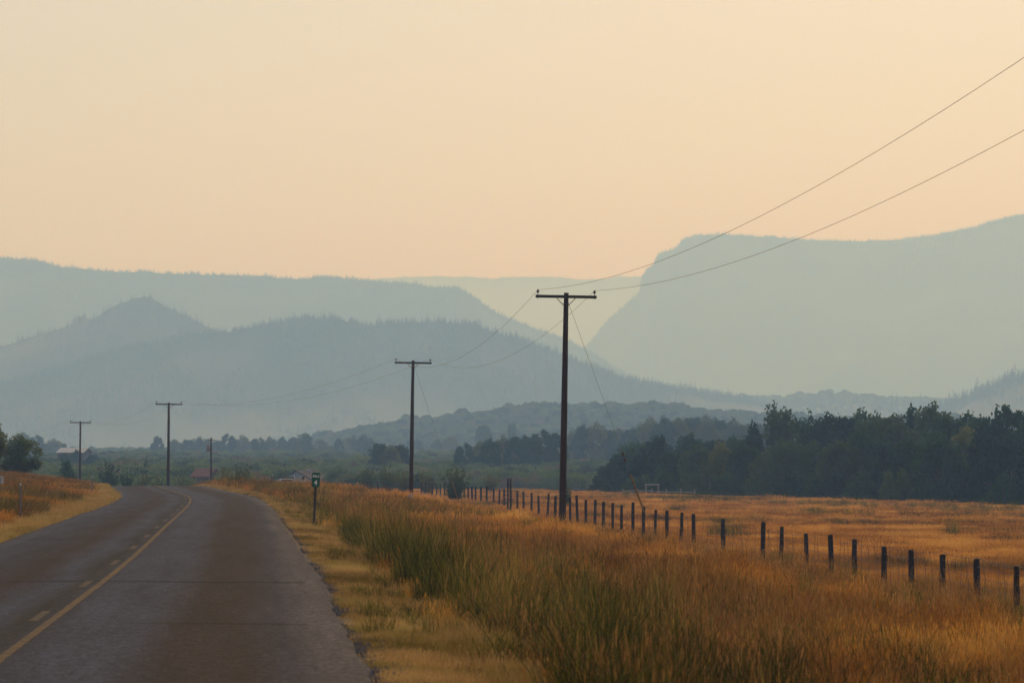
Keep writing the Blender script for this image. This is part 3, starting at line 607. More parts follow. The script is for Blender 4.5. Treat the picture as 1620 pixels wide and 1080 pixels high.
# ------------------------------------------------------------------ grass
def tuft(seed, nb, h, spread, width, lean, mat, seedhead=0.0, hvar=.35):
    r = np.random.default_rng(seed); V = []; Fc = []; BL = []
    for k in range(nb):
        v0 = len(V); shade = r.uniform(-.5, .5); an = r.uniform(0, 6.28); rr = spread * math.sqrt(r.uniform(0, 1)); b = np.array([rr * math.cos(an), rr * math.sin(an), -.03])
        hh = h * r.uniform(1 - hvar, 1 + hvar * .6); a2 = r.uniform(0, 6.28); ln = lean * hh * r.uniform(.2, 1.2); d = np.array([math.cos(a2), math.sin(a2), 0]); sd_ = np.array([-d[1], d[0], 0]) * width * r.uniform(.6, 1.2)
        if r.random() < .5: sd_ = np.array([width, 0, 0]) * r.uniform(.6, 1.1)
        mid = b + d * ln * .3 + np.array([0, 0, hh * .55]); tip = b + d * ln + np.array([0, 0, hh]); i = len(V)
        V += [b - sd_ * .5, b + sd_ * .5, mid + sd_ * .45, mid - sd_ * .45, tip]; Fc += [(i, i + 1, i + 2, i + 3), (i + 3, i + 2, i + 4)]
        if r.random() < seedhead:
            i = len(V); e = sd_ * .8; p = tip - np.array([0, 0, hh * .16]) - d * ln * .1
            V += [p, tip * .5 + p * .5 + e, tip + np.array([0, 0, hh * .03]), tip * .5 + p * .5 - e]; Fc += [(i, i + 1, i + 2, i + 3)]
        BL += [shade] * (len(V) - v0)
    me = bpy.data.meshes.new('grass_tuft'); me.from_pydata([tuple(v) for v in V], [], Fc); me.update(); me.materials.append(mat); me.attributes.new('blade', 'FLOAT', 'POINT').data.foreach_set('value', BL); return me
G_gold = [tuft(300 + k, 44, .38, .26, .008, .50, M['gold'], .5) for k in range(4)]
G_goldfar = [tuft(310 + k, 56, .38, .55, .018, .45, M['gold'], .4) for k in range(4)]
G_brown = [tuft(320 + k, 22, .66, .24, .007, .34, M['brown'], .6, .45) for k in range(4)]
G_green = [tuft(330 + k, 36, .68, .18, .0095, .55, M['green'], .04, .55) for k in range(4)]
G_verge = [tuft(340 + k, 40, .10, .17, .007, .8, M['verge'], .1) for k in range(4)]
def sample(y0, y1, dens, seed, smin, smax, margin=6):
    """even random points over the strip smin..smax beside the road, where the camera or a step aside of it could see"""
    r = np.random.default_rng(seed); wmax = .15 * y1 + margin
    n = int(dens * (y1 - y0) * 2 * wmax); Y = r.uniform(y0, y1, n); X = r.uniform(-wmax, wmax, n); s = X - xc(np.minimum(Y, 520))
    k = (np.abs(X) < .15 * Y + margin) & (s > smin) & (s < smax) & (Y < edgeY(X) + 10); return X[k], Y[k], s[k], r
POOL = {k: [] for k in ('gold', 'goldfar', 'brown', 'green', 'verge')}
def put(kind, X, Y, r, sc=1.0, hs=1.0, tint=None):
    n = len(X)
    if not n: return
    Z = gz(X, Y); S = np.broadcast_to(sc, n) * r.uniform(.75, 1.25, n); Hh = S * np.broadcast_to(hs, n) * r.uniform(.8, 1.2, n)
    tn = np.clip(r.normal(.5, .22, n) if tint is None else tint + r.normal(0, .16, n), 0, 1)
    POOL[kind].append((np.stack([X, Y, Z], -1), np.stack([r.normal(0, .06, n), r.normal(0, .06, n), r.random(n) * 6.28], -1), np.stack([S, S, Hh], -1), r.integers(0, 4, n), tn))
patchn = lambda X, Y: fbm(X * .07 + 3, Y * .10 + 1, 3)                 # dark green bands in the field
clumpn = lambda X, Y: fbm(X * .9, Y * .45 + 4, 2)                      # tussocks a metre or so across
for y0, y1, dn, sc, kd in ((28, 80, 26, 1.0, 'gold'), (80, 140, 15, 1.12, 'gold'), (140, 240, 4.6, 1.15, 'goldfar'), (240, 520, 1.9, 1.3, 'goldfar')):
    X, Y, s, r = sample(y0, y1, dn, int(y0) + 1, 5.0, 400); far_ = y0 >= 140; n_ = len(X)
    pn, cn = patchn(X, Y), clumpn(X, Y); gold = .14 * sst(6.4, 7.4, s) + .86 * sst(6.3, 10.5, s + 5.0 * fbm(X * .3, Y * .12, 2)); u = r.random(n_)
    gold = np.where(r.random(n_) < .50 * (1 - sst(62, 90, Y)) * (1 - sst(14, 21, s)), .15, gold)
    tus = np.clip(.72 + 1.15 * cn, .25, 1.6)                             # tussock height
    band = lambda cx, cy, wx, wy: ((X - cx) / wx) ** 2 + ((Y - cy + 1.2 * fbm(X * .3, Y * .2, 2) * wy) / wy) ** 2 < 1
    dark = ((pn > .22) & (s > 10)) | (band(8.2, 82, 3.4, 4.0) | band(5.4, 111, 3.4, 4.5) | band(7.0, 124, 2.4, 4) | band(3.5, 84, 1.6, 4)) & (r.random(n_) < .85); edge_ = edgeY(X) - Y
    isg = (u < gold) & (~dark | (r.random(n_) < .10))
    low = np.where(edge_ < 45, .45, 1.0) * np.where(s > 14.5, .48, 1.0)
    put(kd, X[isg], Y[isg], r, sc, (.90 * tus * low)[isg], np.clip(.45 - .14 * (1 - sst(80, 110, Y[isg])) + .75 * fbm(X[isg] * .25, Y[isg] * .10, 3) + .4 * cn[isg] + .3 * (edge_[isg] < 45) - .3 * sst(.05, .25, pn[isg]), 0, 1))
    br = ~isg & (r.random(n_) < .52 + .5 * fbm(X * .35 + 8, Y * .2, 2)) & (s > 5.6) & (edge_ > 45)
    b2 = br & (r.random(n_) < (1.0 if not far_ else .5)); put('brown', X[b2], Y[b2], r, sc * (1 if not far_ else 1.5), (np.where(s < 12, .82, .5) * tus)[b2] * (1 if not far_ else .6))
    core = (s < 8.6 + 1.2 * fbm(Y * .15, Y * 0 + 6, 2)) & (Y < 95)
    br &= ~core | (r.random(n_) < .45)
    gr = ~isg & ~br & (r.random(n_) < .12 + .95 * sst(-.18 - .25 * core, .28, cn)) & (edge_ > 30) & (s > 5.35 + .9 * fbm(Y * .22, Y * 0 + 2, 3)); near = np.where(s < 8.5, .86, np.where(s < 11, .66, .42))
    put('green', X[gr], Y[gr], r, sc * (1 if not far_ else 1.6), (near * tus)[gr] * (1 if not far_ else .55), np.clip(.50 + .6 * fbm(X[gr] * .3, Y[gr] * .1, 2) - .15 * dark[gr], 0, 1))
    # scattered tall seed stalks and broad-bladed weeds standing above the rest
    ws = (r.random(n_) < .022) & (s > 6) & (s < 24) & ~np.full(n_, far_); put('brown', X[ws], Y[ws], r, .8, 1.25, .75)
    ww = (r.random(n_) < .012) & (s > 6.5) & (s < 22) & ~np.full(n_, far_); put('green', X[ww], Y[ww], r, 1.25, .62, .55)
    # low dry grass filling the gaps between the tussocks of the ditch
    st_ = (s < 7.0) & (s > 5) & (Y < 200); put('verge', X[st_], Y[st_], r, sc * 1.3, 1.9, .45)
    fl = ~isg & (r.random(n_) < np.where(dark | core, .15, .7)) & (s > 6.8); put(kd, X[fl], Y[fl], r, sc, .6, .5)
# mown verges, both sides
for y0, y1, dn, sc in ((26, 70, 40, .9), (70, 140, 24, 1.15), (140, 320, 9, 1.8)):
    X, Y, s, r = sample(y0, y1, dn, int(y0) + 7, 3.85, 5.9); put('verge', X, Y, r, sc, (1 + .9 * sst(4.6, 5.8, s)) * (1 + .5 * fbm(X * 2, Y * .8, 2)), np.clip(.5 + .8 * fbm(X * .9, Y * .3, 3), 0, 1))
    X, Y, s, r = sample(y0, y1, dn, int(y0) + 9, -5.4, -3.7); put('verge', X, Y, r, sc * 1.1, 1.5 + .6 * sst(4.3, 5.2, -s), np.clip(.75 + .3 * fbm(X * .8, Y * .25, 2), 0, 1))
    X, Y, s, r = sample(y0, y1, dn * .12, int(y0) + 8, 4.0, 6.2); kk = (fbm(X * .5, Y * .3, 2) > .1) & ((Y < 200) | (s > 5)); put('green', X[kk], Y[kk], r, .6 if y0 < 140 else .8, .55)
# rank grass along the right shoulder up to the road crest
X, Y, s, r = sample(170, 330, 5.5, 222, 4.9, 13); u = r.random(len(X)) + .35 * fbm(X * .2, Y * .1, 2)
for kd_, lo_, hi_, hs_ in (('brown', -1, .35, .75), ('gold', .35, .62, 1.15), ('green', .62, 2, .75)):
    k = (u >= lo_) & (u < hi_); put(kd_, X[k], Y[k], r, 1.45, hs_ * .7, .45)
# left bank
for y0, y1, dn in ((80, 180, 7), (180, 330, 3.2)):
    X, Y, s, r = sample(y0, y1, dn, int(y0) + 13, -40, -5.0); u = fbm(X * .15, Y * .08, 3); a_ = u < .05
    put('gold', X[a_], Y[a_], r, 1.3 if y0 < 100 else 1.9, .7 if y0 < 100 else .5, .42); b_ = (u >= .05) & (r.random(len(X)) < .75); put('brown', X[b_], Y[b_], r, 1.3 if y0 < 100 else 1.9, .5 if y0 < 100 else .38, .3); c_ = (u > .15); put('green', X[c_], Y[c_], r, 1.2, .6)
# grass beside the pole feet, rank clumps in the field, rushes along the field's far edge
r = np.random.default_rng(77)
def clump(px, py, Y, n, rad, kind, hs, sc=1.2):
    cx = rx(px, Y); X = cx + r.normal(0, rad, n); Yy = Y + r.normal(0, rad * 1.5, n); ok = X - xc(Yy) > 5.2; X, Yy = X[ok], Yy[ok]; put(kind, X, Yy, r, sc, hs, .55)
for px, Y, n, rad, hs in ((1146, 178, 16, .4, 1.2), (890, 140, 30, 1.0, .7), (690, 160, 34, 1.2, .85), (745, 170, 30, 1.3, .75), (870, 138, 16, .7, .8), (1296, 255, 6, .3, 1.2), (1323, 215, 5, .3, .7), (1382, 255, 4, .3, 1.0), (1444, 225, 3, .3, .8), (1508, 190, 5, .2, 1.1), (455, 190, 34, 1.0, .9), (425, 215, 34, 1.2, .9)):
    clump(px, 0, Y, n, rad, 'green', hs)
for px in np.linspace(955, 1640, 90):
    Yv = float(np.interp(px, [900, 1300, 1640], [385, 330, 285])) + r.uniform(-14, 22)
    if fbm(px * .02, 3.3, 2) > -.25: clump(px, 0, Yv, 4, .9, 'green', .62, 1.5)
NAMES = {'gold': ('golden_grass', G_gold, 'dry golden grass of the near field'), 'goldfar': ('field_grass', G_goldfar, 'dry golden grass of the far field'), 'brown': ('seed_grass', G_brown, 'reddish brown seeding grass of the ditch and field'),
         'green': ('green_grass', G_green, 'tall green grass beside the road and in patches'), 'verge': ('verge_grass', G_verge, 'short dry grass on the mown verges')}
for kd, parts_ in POOL.items():
    nm, ms, lb = NAMES[kd]; cat_ = [np.concatenate([p[i] for p in parts_]) for i in range(5)]
    scatter(nm, *cat_, ms, lb, 'grass')
# gravel along the broken road edge
def stone_mesh(seed):
    bm = bmesh.new(); bmesh.ops.create_icosphere(bm, subdivisions=1, radius=1); r_ = random.Random(seed)
    for v in bm.verts: v.co *= r_.uniform(.65, 1.2); v.co.z *= .6
    me = bpy.data.meshes.new('gravel_piece'); bm.to_mesh(me); bm.free(); me.materials.append(M['gravel']); return me
n = 14000; Y = 26 + 190 * r.random(n) ** 1.4; sg = 3.52 + np.abs(r.normal(0, .20, n)) + .16; k = fbm(Y * .25, Y * 0 + 5, 2) > -.3; Y, sg = Y[k], sg[k]; X = xc(Y) + sg + fbm(Y * .12, Y * 0 + 3, 2) * .10
S = np.minimum(r.lognormal(-3.95, .35, len(X)), .035); scatter('edge_gravel', np.stack([X, Y, gz(X, Y) + S * .2], -1), r.random((len(X), 3)) * 6.28, np.stack([S, S, S], -1), r.integers(0, 3, len(X)), r.random(len(X)), [stone_mesh(k) for k in range(3)], 'loose grey gravel along the broken right road edge', 'gravel')

# ------------------------------------------------------------------ utility poles
ins_prof = [(0, .0), (.012, .0), (.012, .08), (.045, .085), (.055, .095), (.03, .12), (.026, .135), (.045, .14), (.036, .165), (.022, .18), (.028, .195), (.02, .205), (0, .205)]
def lathe(prof, n=10):
    m = MB(); v = [(r_ * math.cos(6.2832 * k / n), r_ * math.sin(6.2832 * k / n), z) for r_, z in prof for k in range(n)]
    f = [(i * n + k, i * n + (k + 1) % n, (i + 1) * n + (k + 1) % n, (i + 1) * n + k) for i in range(len(prof) - 1) for k in range(n)]
    m.add(v, f); return m
INS = lathe(ins_prof[3:]).mesh('insulator', M['brown_glaze'], True); PIN = MB().tube([(0, 0, -.14), (0, 0, .1)], .012, 8).mesh('pin', M['steel'])
BRACE = {}
def utility_pole(label, base, top, lean, yaw, seed, arm=2.42):
    """base and top heights in metres at the pole's foot; returns the pole and its two conductor points"""
    x, y, zb = base; h = top - zb; o = thing('utility_pole', label, 'utility pole', (x, y, zb), (0, lean, yaw), 'wooden utility poles along the road')
    rr = random.Random(seed); m = MB(); pts = []; rad = []
    for k in range(13):
        f = k / 12; pts.append((rr.uniform(-.008, .008), rr.uniform(-.008, .008), -.6 + (h + .6) * f)); rad.append(.155 - .062 * f)
    m.tube(pts, rad, 14).build('pole', M['pole'], o, True)
    za = h - .16; ca = MB().box((0, -.145, za), (arm, .09, .115)).build('crossarm', M['arm'], o)
    for s in (-1, 1):
        MB().tube([(s * .40, -.195, za - .03), (s * .085, -.13, za - .36)], .016, 6).build('brace', M['steel'], o)
        i_ = shared('insulator', INS, o, (s * (arm / 2 - .09), -.145, za + .055), scale=(1.3, 1.3, 1.05)); shared('pin', PIN, i_)
    MB().tube([(0, -.21, za), (0, .13, za)], .014, 6).build('bolt', M['steel'], o)
    MB().tube([(-.15, 0, h - .42), (.13, 0, h - .42)], .012, 6).build('through_bolt', M['steel'], o)
    MB().tube([(-.125, -.08, .2), (-.115, -.07, h * .5), (-.09, -.055, h - .5)], .009, 5).build('ground_wire', M['cable'], o)
    W = Matrix.Translation(Vector((x, y, zb))) @ Matrix.Rotation(yaw, 4, 'Z') @ Matrix.Rotation(lean, 4, 'Y')
    return o, [W @ Vector((s * (arm / 2 - .09), -.145, za + .255)) for s in (-1, 1)], W, h
def guy(po, W, h, anchor, beads=(.30, .335), guard=None):
    """a guy wire as part of its pole, given in world points"""
    I = W.inverted(); a_ = Vector((.10, 0, h - .42)); b_ = I @ Vector(anchor); L_ = lambda f: a_.lerp(b_, f)
    gw = MB().tube([L_(0), L_(.25), L_(.5), L_(.75), L_(1)], .0065, 5).build('guy_wire', M['cable'], po)
    for f in beads: MB().tube([L_(f), L_(f + .004), L_(f + .012), L_(f + .016)], [.02, .06, .06, .02], 8).build('strain_insulator', M['brown_glaze'], gw)
    if guard: MB().tube([L_(guard[0]), L_(guard[1])], .035, 8).build('guy_guard', M['yellow_guard'], gw)
PX = [(10.70, 62.3), (rx(889, 147.5), 147.5), (rx(650, 244), 244), (rx(266, 337), 337), (rx(126, 429), 429)]
tops = [9.5, rz(463, 147.5), rz(570, 244), rz(636.5, 337), rz(666, 429)]
labs = ['wooden utility pole beyond the right edge of the picture that carries the rising wires', 'nearest and tallest brown utility pole, in front of the wire fence', 'second utility pole from the right, mid-picture beside feathery bushes',
        'utility pole rising behind the road crest, third from the right', 'smallest and leftmost crossarmed utility pole, behind the left bank']
leans = [R(1.5), R(1.05), R(.85), R(.35), R(.4)]; yaws = [R(-2.7), R(-2), R(4), R(10), R(8)]
cond = []; poles = []
for i in range(5):
    x, y = PX[i]; po, cp, W, h = utility_pole(labs[i], (x, y, g(x, y) - .02), tops[i], leans[i], yaws[i], 60 + i); cond.append(cp); poles.append((po, W, h))
guy(*poles[1], (rx(1036, 163), 163, g(rx(1036, 163), 163)), (.60, .625), (.70, .86))
guy(*poles[2], (rx(731, 258), 258, g(rx(731, 258), 258)), (), (.78, .97))
guy(*poles[3], (rx(247, 350), 350, g(rx(247, 350), 350)), ())
# conductors: each wire runs on over all the poles
sags = [1.05, 1.55, 1.35, 1.2]
far = [Vector((cond[4][0].x - 30, 520, 4.0)), Vector((cond[4][1].x - 30, 520, 4.0))]
for s, lb in ((0, 'left conductor wire strung along the utility poles, the upper one at right'), (1, 'right conductor wire strung along the utility poles, the lower one at right')):
    pts = []; ch = [c[s] for c in cond] + [far[s]]; sg_ = sags + [1.2]
    for i in range(5):
        for k in range(28):
            f = k / 28; p = ch[i].lerp(ch[i + 1], f); p = p - Vector((0, 0, 4 * sg_[i] * f * (1 - f))); pts.append(p)
    tag(MB().tube(pts, .0062, 5, False).build('power_line', M['cable'], None, True), lb, 'power line', 'conductor wires')
# the plain service pole with a transformer
x, y = rx(334, 455), 455.0; zb = g(x, y); o = thing('service_pole', 'short dark service pole with a transformer beside the red-roofed shed', 'utility pole', (x, y, zb)); h = rz(692, y) - zb
MB().tube([(0, 0, -.5), (0, 0, h / 2), (0, 0, h)], [.14, .12, .10], 10).build('pole', M['pole'], o, True)
tz = rz(708, y) - zb; tf = MB().tube([(-.34, -.1, tz - .42), (-.34, -.1, tz - .38), (-.34, -.1, tz + .36), (-.34, -.1, tz + .42)], [.2, .24, .24, .17], 12).build('transformer', M['steel'], o, True)
MB().tube([(-.34, -.1, tz + .42), (-.34, -.1, tz + .62)], .035, 6).build('bushing', M['brown_glaze'], tf); MB().box((-.12, -.05, tz), (.2, .06, .1)).build('bracket', M['steel'], o)
MB().box((.0, -.12, h - .3), (.9, .08, .09)).build('crossarm', M['arm'], o)

# ------------------------------------------------------------------ wire fence with wooden posts
fence = thing('wire_fence', 'long wire fence of dark leaning wooden posts crossing the golden field', 'fence', (rx(1607, 86), 86, g(rx(1607, 86), 86)))
def post_mesh(seed, H=1.62, r0=.078):
    rr = random.Random(seed); n = 9; m = MB(); v = []; lv = [(-.45, 1.06), (0, 1.05), (.5, 1.0), (1.0, .97), (H - .05, .93), (H - .012, .80)]
    for z, q in lv:
        for k in range(n): a_ = 6.2832 * k / n; q2 = r0 * q * (1 + rr.uniform(-.09, .09)); v.append((q2 * math.cos(a_), q2 * math.sin(a_), z + (rr.uniform(-.015, .015) if z > 1 else 0)))
    v.append((0, 0, H)); f = [(i * n + k, i * n + (k + 1) % n, (i + 1) * n + (k + 1) % n, (i + 1) * n + k) for i in range(len(lv) - 1) for k in range(n)]
    f += [((len(lv) - 1) * n + k, (len(lv) - 1) * n + (k + 1) % n, len(v) - 1) for k in range(n)]
    m.add(v, f); return m.mesh('post', M['post'])
POSTS = [post_mesh(400 + k) for k in range(5)]
# photo pixel of each post: x, top, lean in degrees
pp = [(1668, 905, 1), (1607, 895, 0), (1545, 883, 0), (1490, 876, .5), (1442, 869, 0), (1398, 864, 0), (1351, 852, 0), (1316, 845, -4), (1276, 843, 0), (1235, 832, 4), (1206, 825, 1), (1144, 820, .5), (1097, 812, -3), (1077, 810, -2), (1055, 807, 0), (1036, 806, -2), (1018, 801, 0), (1001, 794, 2),
      (983, 798, 0), (969, 795, 0), (954, 793, 2), (941, 790, -1), (927, 790, 0), (914, 783, 2), (902, 786, 0), (878, 784, 1), (866, 780, -3), (852.5, 783, -2), (841, 779, 0), (828.5, 777, -1), (818.5, 776, 0), (809, 775.5, 0), (798, 773, 0), (789.5, 774, -2), (781, 773, 1), (770, 769, 0), (761, 769.5, 0), (752.5, 769, 0),
      (747, 769, 1), (741, 769, 0), (734.5, 768, 0), (728, 768, -1), (722, 767.5, 0), (716, 766, 0), (709.5, 766, 1), (703.5, 765.5, 0), (697, 765, 0), (691, 764.5, 0), (684, 763.5, 0), (681.5, 763.5, 0), (678.5, 763.5, 0), (673.5, 763, 0), (666.5, 763, 0)]
dist = spline([666, 730, 841, 890, 970, 1090, 1236, 1400, 1490, 1607, 1668], [400, 345, 258, 216, 184, 158, 124, 107, 98.5, 87, 82])
fo = Vector(fence.location); plist = []
for i, (px, top, ln) in enumerate(pp):
    Y = float(dist(px)); x = rx(px, Y); z = g(x, Y); hh = rz(top, Y) - z; sc = hh / 1.62
    q = rnd.uniform(.9, 1.15); shared('post', POSTS[i % 5], fence, Vector((x, Y, z)) - fo, (R(rnd.uniform(-2, 2)), R(ln), rnd.uniform(0, 6.28)), (q, q, sc)); plist.append(Vector((x, Y, z)))
for hz_ in (.28, .52, .76, 1.0, 1.2):
    pts = []
    for a_, b_ in zip(plist[:-1], plist[1:]):
        for k in range(3): f = k / 3; pts.append(a_.lerp(b_, f) - fo + Vector((rnd.uniform(-.01, .01), -.07, hz_ - .05 * math.sin(f * math.pi) + rnd.uniform(-.012, .012))))
    MB().tube(pts, .0058, 4, False).build('wire', M['wire'], fence)
STAY = MB().tube([(0, 0, .05), (.012, 0, .6), (-.008, 0, 1.22)], .007, 5).mesh('stay', M['wire'])
for i in range(0, 26):
    a_, b_ = plist[i], plist[i + 1]; nst = 3 if i < 13 else 2
    for k in range(1, nst + 1): p = a_.lerp(b_, k / (nst + 1) + rnd.uniform(-.06, .06)) - fo; p.z = g(p.x + fo.x, p.y + fo.y) - fo.z; shared('stay', STAY, fence, p + Vector((0, -.07, 0)), (0, R(rnd.uniform(-7, 7)), 0))
# tall paired gate posts with pale rungs tied between, and the H brace at the far end
for px in (803.3, 807.6):
    Y = 262.0; x = rx(px, Y); z = g(x, Y); shared('gate_post', POSTS[1], fence, Vector((x, Y, z)) - fo, (0, R(.6), 1), (.9, .9, (rz(756.5, Y) - z) / 1.62))
for k, py in enumerate((772, 779.5, 786, 792)):
    Y = 260.5; MB().tube([Vector((rx(797.5, Y), Y, rz(py, Y))) - fo, Vector((rx(804.5, Y), Y, rz(py + .5, Y))) - fo], .016, 5).build('rung', M['rail_wood'], fence)
Y = 398.0; MB().tube([Vector((rx(666.5, Y), Y, rz(772, Y))) - fo, Vector((rx(674, Y), Y, rz(772, Y))) - fo], .05, 6).build('brace_rail', M['post'], fence)
# the cross fence left of the second pole
f2 = thing('cross_fence', 'short row of four small far posts left of the second pole', 'fence', (rx(580, 420), 420, g(rx(580, 420), 420))); f2o = Vector(f2.location); q = []
for i, px in enumerate((580.5, 597.5, 614, 632.5)):
    Y = 420 - i * 3; x = rx(px, Y); z = g(x, Y); shared('post', POSTS[i], f2, Vector((x, Y, z)) - f2o, (0, 0, i), (1.1, 1.1, (rz(761.8 + .3 * i, Y) - z) / 1.62)); q.append(Vector((x, Y, z)) - f2o)
for hz_ in (.5, .9, 1.3): MB().tube([p + Vector((0, 0, hz_)) for p in q], .006, 4, False).build('wire', M['wire'], f2)

# ------------------------------------------------------------------ mile marker
Y = 120.4; x = rx(496.5, Y); zb = g(x, Y); o = thing('mile_marker', 'green mile 4 marker sign leaning on a dark post by the road', 'road sign', (x, Y, zb), (0, R(2.6), R(-3)))
MB().box((0, .03, .78), (.075, .05, 1.76)).build('post', M['sign_post'], o)
zs = 2.05 - (747 - 724) / F * Y - zb
def rounded(wd, ht, r_, zc, n=4):
    pts = []
    for cx, cz, a0 in ((wd/2-r_, ht/2-r_, 0), (-wd/2+r_, ht/2-r_, 90), (-wd/2+r_, -ht/2+r_, 180), (wd/2-r_, -ht/2+r_, 270)):
        pts += [(cx + r_ * math.cos(R(a0 + 90 * k / n)), zc + cz + r_ * math.sin(R(a0 + 90 * k / n))) for k in range(n + 1)]
    return pts
zc = zs - .235; pl = MB().prism(rounded(.262, .47, .03, zc), -.004, .002).build('sign_plate', M['sign_green'], o)
def text(body, name, size, loc, parent):
    cu = bpy.data.curves.new(name, 'FONT'); cu.body = body; cu.size = size; cu.align_x = 'CENTER'; cu.align_y = 'CENTER'; cu.extrude = .0008; cu.offset = .003; ob = bpy.data.objects.new(name, cu)
    COL.objects.link(ob); dg = bpy.context.evaluated_depsgraph_get(); me = bpy.data.meshes.new_from_object(ob.evaluated_get(dg)); bpy.data.objects.remove(ob)
    me.materials.clear(); me.materials.append(M['sign_white']); q_ = link_mesh(name, me, parent); q_.location = loc; q_.rotation_euler = (math.pi / 2, 0, 0); return q_
text('MILE', 'word', .105, (0, -.0065, zc + .115), pl); text('4', 'numeral', .23, (0, -.0065, zc - .095), pl)
for dz in (.17, -.20): MB().tube([(0, -.008, zc + dz), (0, .06, zc + dz)], .007, 6).build('bolt', M['steel'], o)

# thin delineator posts and the sign seen from behind at the left edge
for px, top, Y, lb in ((33, 762, 123, 'thin grey delineator post nearest the left edge of the picture'), (145.5, 752, 197, 'thin grey delineator post on the left verge just before the bend'), (431, 749, 226, 'thin dark delineator post in the tall grass left of the mile marker')):
    x = rx(px, Y); z = g(x, Y); h = rz(top, Y) - z; o = thing('delineator_post', lb, 'marker post', (x, Y, z), (0, R(rnd.uniform(-1, 1)), 0), 'delineator posts along the road')
    MB().box((-.018, 0, h / 2 - .15), (.028, .008, h + .3)).add([], []).box((.018, 0, h / 2 - .15), (.028, .008, h + .3)).box((0, .012, h / 2 - .15), (.016, .018, h + .3)).build('channel', M['delineator'], o)
    MB().prism(rounded(.07, .10, .02, h - .08), -.012, -.006).build('reflector', M['sign_back'], o)
Y = 150; x = rx(-.5, Y); z = g(x, Y); h = rz(753, Y) - z; o = thing('sign_back', 'back of a small grey road sign cut by the left edge', 'road sign', (x, Y, z))
MB().prism(rounded(.34, .30, .03, h - .15), .02, .024).build('sign_plate', M['sign_back'], o); MB().box((0, 0, h / 2 - .2), (.055, .035, h + .3)).build('post', M['sign_post'], o)

# ------------------------------------------------------------------ boulder
bm = bmesh.new(); bmesh.ops.create_icosphere(bm, subdivisions=4, radius=1)
for v in bm.verts:
    p = v.co.copy(); k = 1 + .22 * float(fbm(p.x * 1.3 + 4, p.y * 1.3 + p.z, 3)) + .05 * float(fbm(p.x * 5, p.y * 5 + p.z * 3, 2)); v.co = Vector((p.x * .30 * k, p.y * .30 * k, p.z * .5 * k))
me = bpy.data.meshes.new('boulder'); bm.to_mesh(me); bm.free(); me.materials.append(M['rock'])
o = link_mesh('boulder', me); Y = 212; x = rx(650, Y); o.location = (x, Y, rz(784, Y) - .40); tag(o, 'grey boulder lying in the grass below the second pole', 'boulder')

# ------------------------------------------------------------------ corral, pipes
Y = 436; x0 = rx(985, Y); zb = g(rx(1040, Y), Y); co = thing('corral_fence', 'grey wooden corral rails at the foot of the treeline', 'fence', (x0, Y, zb)); c0 = Vector((x0, Y, zb))
for px in (985, 1008, 1031, 1054, 1077, 1099): x = rx(px, Y); MB().tube([Vector((x, Y, zb - .5)) - c0, Vector((x, Y, rz(773, Y))) - c0], .07, 7).build('post', M['rail_wood'], co)
for (a_, b_, py) in ((985, 1034, 775.5), (985, 1034, 779.5), (985, 1034, 783), (1036, 1099, 777.5), (1036, 1099, 782)):
    MB().tube([Vector((rx(a_, Y), Y - .1, rz(py, Y))) - c0, Vector((rx(b_, Y), Y - .1, rz(py + .8, Y))) - c0], .055, 6).build('rail', M['rail_wood'], co)
Y = 433; x0 = rx(1032, Y); gt = thing('gate_frame', 'tall bare wooden gateway frame standing in the corral', 'gate', (x0, Y, g(x0, Y))); c0 = Vector(gt.location)
for px in (1022, 1041.5): x = rx(px, Y); MB().tube([Vector((x, Y, c0.z - .5)) - c0, Vector((x, Y, rz(766, Y))) - c0], .07, 7).build('post', M['rail_wood'], gt)
MB().tube([Vector((rx(1019.5, Y), Y, rz(766.3, Y))) - c0, Vector((rx(1043.5, Y), Y, rz(766.3, Y))) - c0], .075, 7).build('beam', M['rail_wood'], gt)
for a_, b_, lb in ((1112.5, 1127, 'white pipe length lying at the far field edge, left of its twin'), (1132, 1146, 'white pipe length lying at the far field edge, right of its twin')):
    Y = 398; xm = rx((a_ + b_) / 2, Y); o = thing('white_pipe', lb, 'pipe', (xm, Y, g(xm, Y)), group='white pipes at the field edge'); L2 = (b_ - a_) / F * Y / 2; zz = rz(788.3, Y) - o.location.z
    MB().tube([(-L2, 0, zz), (L2, 0, zz - .02)], .075, 10).build('pipe', M['white_paint'], o, True)
    for s in (-1, 1): MB().box((s * L2 * .7, 0, (zz - .07 - .3) / 2), (.08, .12, zz - .07 + .3)).build('support', M['rail_wood'], o)

# ------------------------------------------------------------------ farm buildings and the parked car
def house(name, label, px, Y, wd, dp, eave, ridge, yaw, wall, roof, wins=()):
    """gabled building; gable faces local -y, ridge runs along local y"""
    x = rx(px, Y); zb = g(x, Y); o = thing(name, label, 'building', (x, Y, zb), (0, 0, yaw))
    MB().prism([(-wd/2, -.6), (wd/2, -.6), (wd/2, eave), (0, ridge), (-wd/2, eave)], -dp/2, dp/2).build('wall', wall, o)
    rf = MB(); ov = .35; sl = (ridge - eave) / (wd / 2)
    for s in (-1, 1):
        p = [(0, ridge + .05), (s * (wd/2 + ov), eave - sl * ov + .05), (s * (wd/2 + ov), eave - sl * ov + .17), (0, ridge + .17)]; MB().prism(p, -dp/2 - ov, dp/2 + ov).build('roof_slope', roof, o)
    for (wx, wz, ww, wh) in wins:
        f_ = MB().box((wx, -dp/2 - .02, wz), (ww, .06, wh)).build('window', M['white_paint'], o); MB().box((wx, -dp/2 - .055, wz), (ww - .16, .02, wh - .16)).build('pane', M['glass'], f_)
    return o
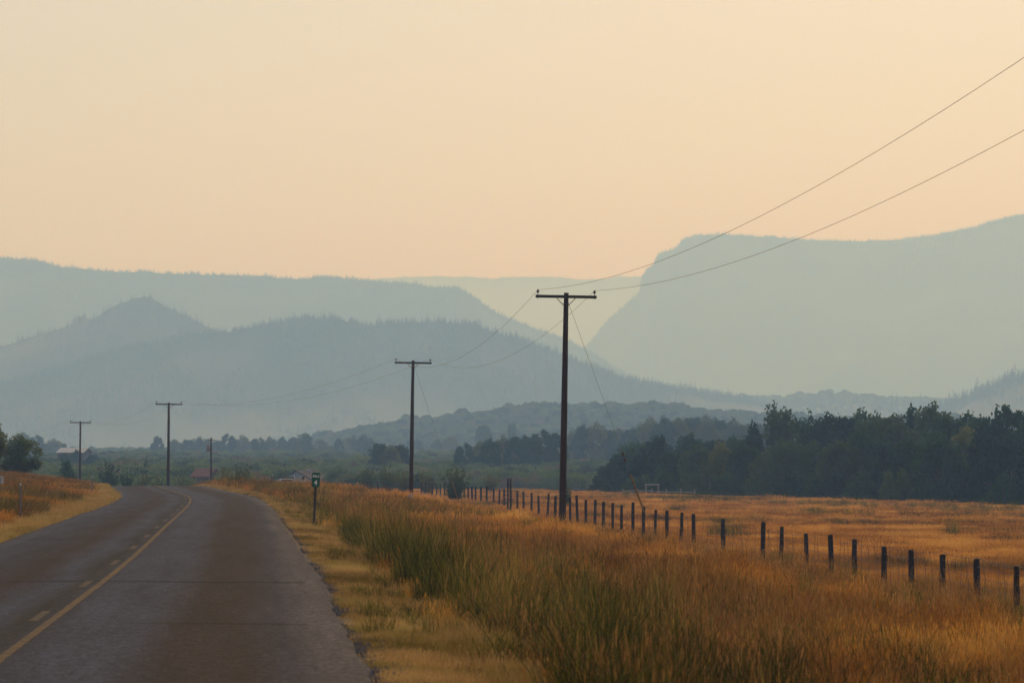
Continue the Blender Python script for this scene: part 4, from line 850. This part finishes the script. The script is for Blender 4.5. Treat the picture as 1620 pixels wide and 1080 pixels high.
Y = 520; zg = g(rx(322, Y), Y); house('shed', 'small dark shed with a reddish metal roof past the road crest', 327, Y, 2.5, 3.0, rz(752.5, Y) - zg, rz(742.5, Y) - zg, R(52), M['dark_wall'], M['red_roof'])
Y = 560; zg = g(rx(481, Y), Y); hs = house('farmhouse', 'pale farmhouse gable with a brown roof behind the mile marker', 481, Y, 5.2, 8, rz(760, Y) - zg, rz(745, Y) - zg, R(-14), M['pale_wall'], M['grey_roof'], ((-.6, rz(756, Y) - zg, .7, .8), (1.1, rz(756, Y) - zg, .7, .8)))
MB().box((.5, 1.0, rz(744, Y) - zg + .1), (.5, .5, .35)).build('chimney', M['pale_wall'], hs)
Y = 575; zg = g(rx(520, Y), Y); house('outbuilding', 'low brown outbuilding right of the mile marker', 518, Y, 2.2, 3.2, rz(760.5, Y) - zg, rz(757, Y) - zg, R(80), M['dark_wall'], M['grey_roof'])
Y = 880; zg = g(rx(118, Y), Y); house('barn', 'long low barn with a white metal roof behind the fourth pole', 118, Y, 5.4, 6.4, rz(715.5, Y) - zg, rz(709, Y) - zg, R(74), M['dark_wall'], M['white_roof'])
Y = 508; x = rx(455, Y); zb = g(x, Y); zz = rz(769, Y) - zb; car = thing('parked_car', 'white car mostly hidden by grass in front of the farmhouse', 'car', (x, Y, zb), (0, 0, R(25)))
body = MB().prism([(-2.1, .35), (2.1, .35), (2.15, .75), (1.9, .95), (1.0, 1.02), (-1.7, 1.05), (-2.1, .9)], -.85, .85).build('body', M['car_white'], car)
MB().prism([(-1.6, 1.05), (.95, 1.02), (.35, 1.5), (-1.2, 1.52)], -.74, .74).build('cabin', M['car_white'], car)
for s in (-1, 1):
    MB().prism([(-1.35, 1.10), (.70, 1.08), (.25, 1.42), (-1.05, 1.44)], s * .745 - .008, s * .745 + .008).build('side_window', M['glass'], car)
    for xx in (-1.3, 1.3):
        w_ = MB().tube([(xx, s * .74, .33), (xx, s * .93, .33)], .33, 16).build('wheel', M['rubber'], car); MB().tube([(xx, s * .92, .33), (xx, s * .945, .33)], .2, 12).build('rim', M['steel'], w_)
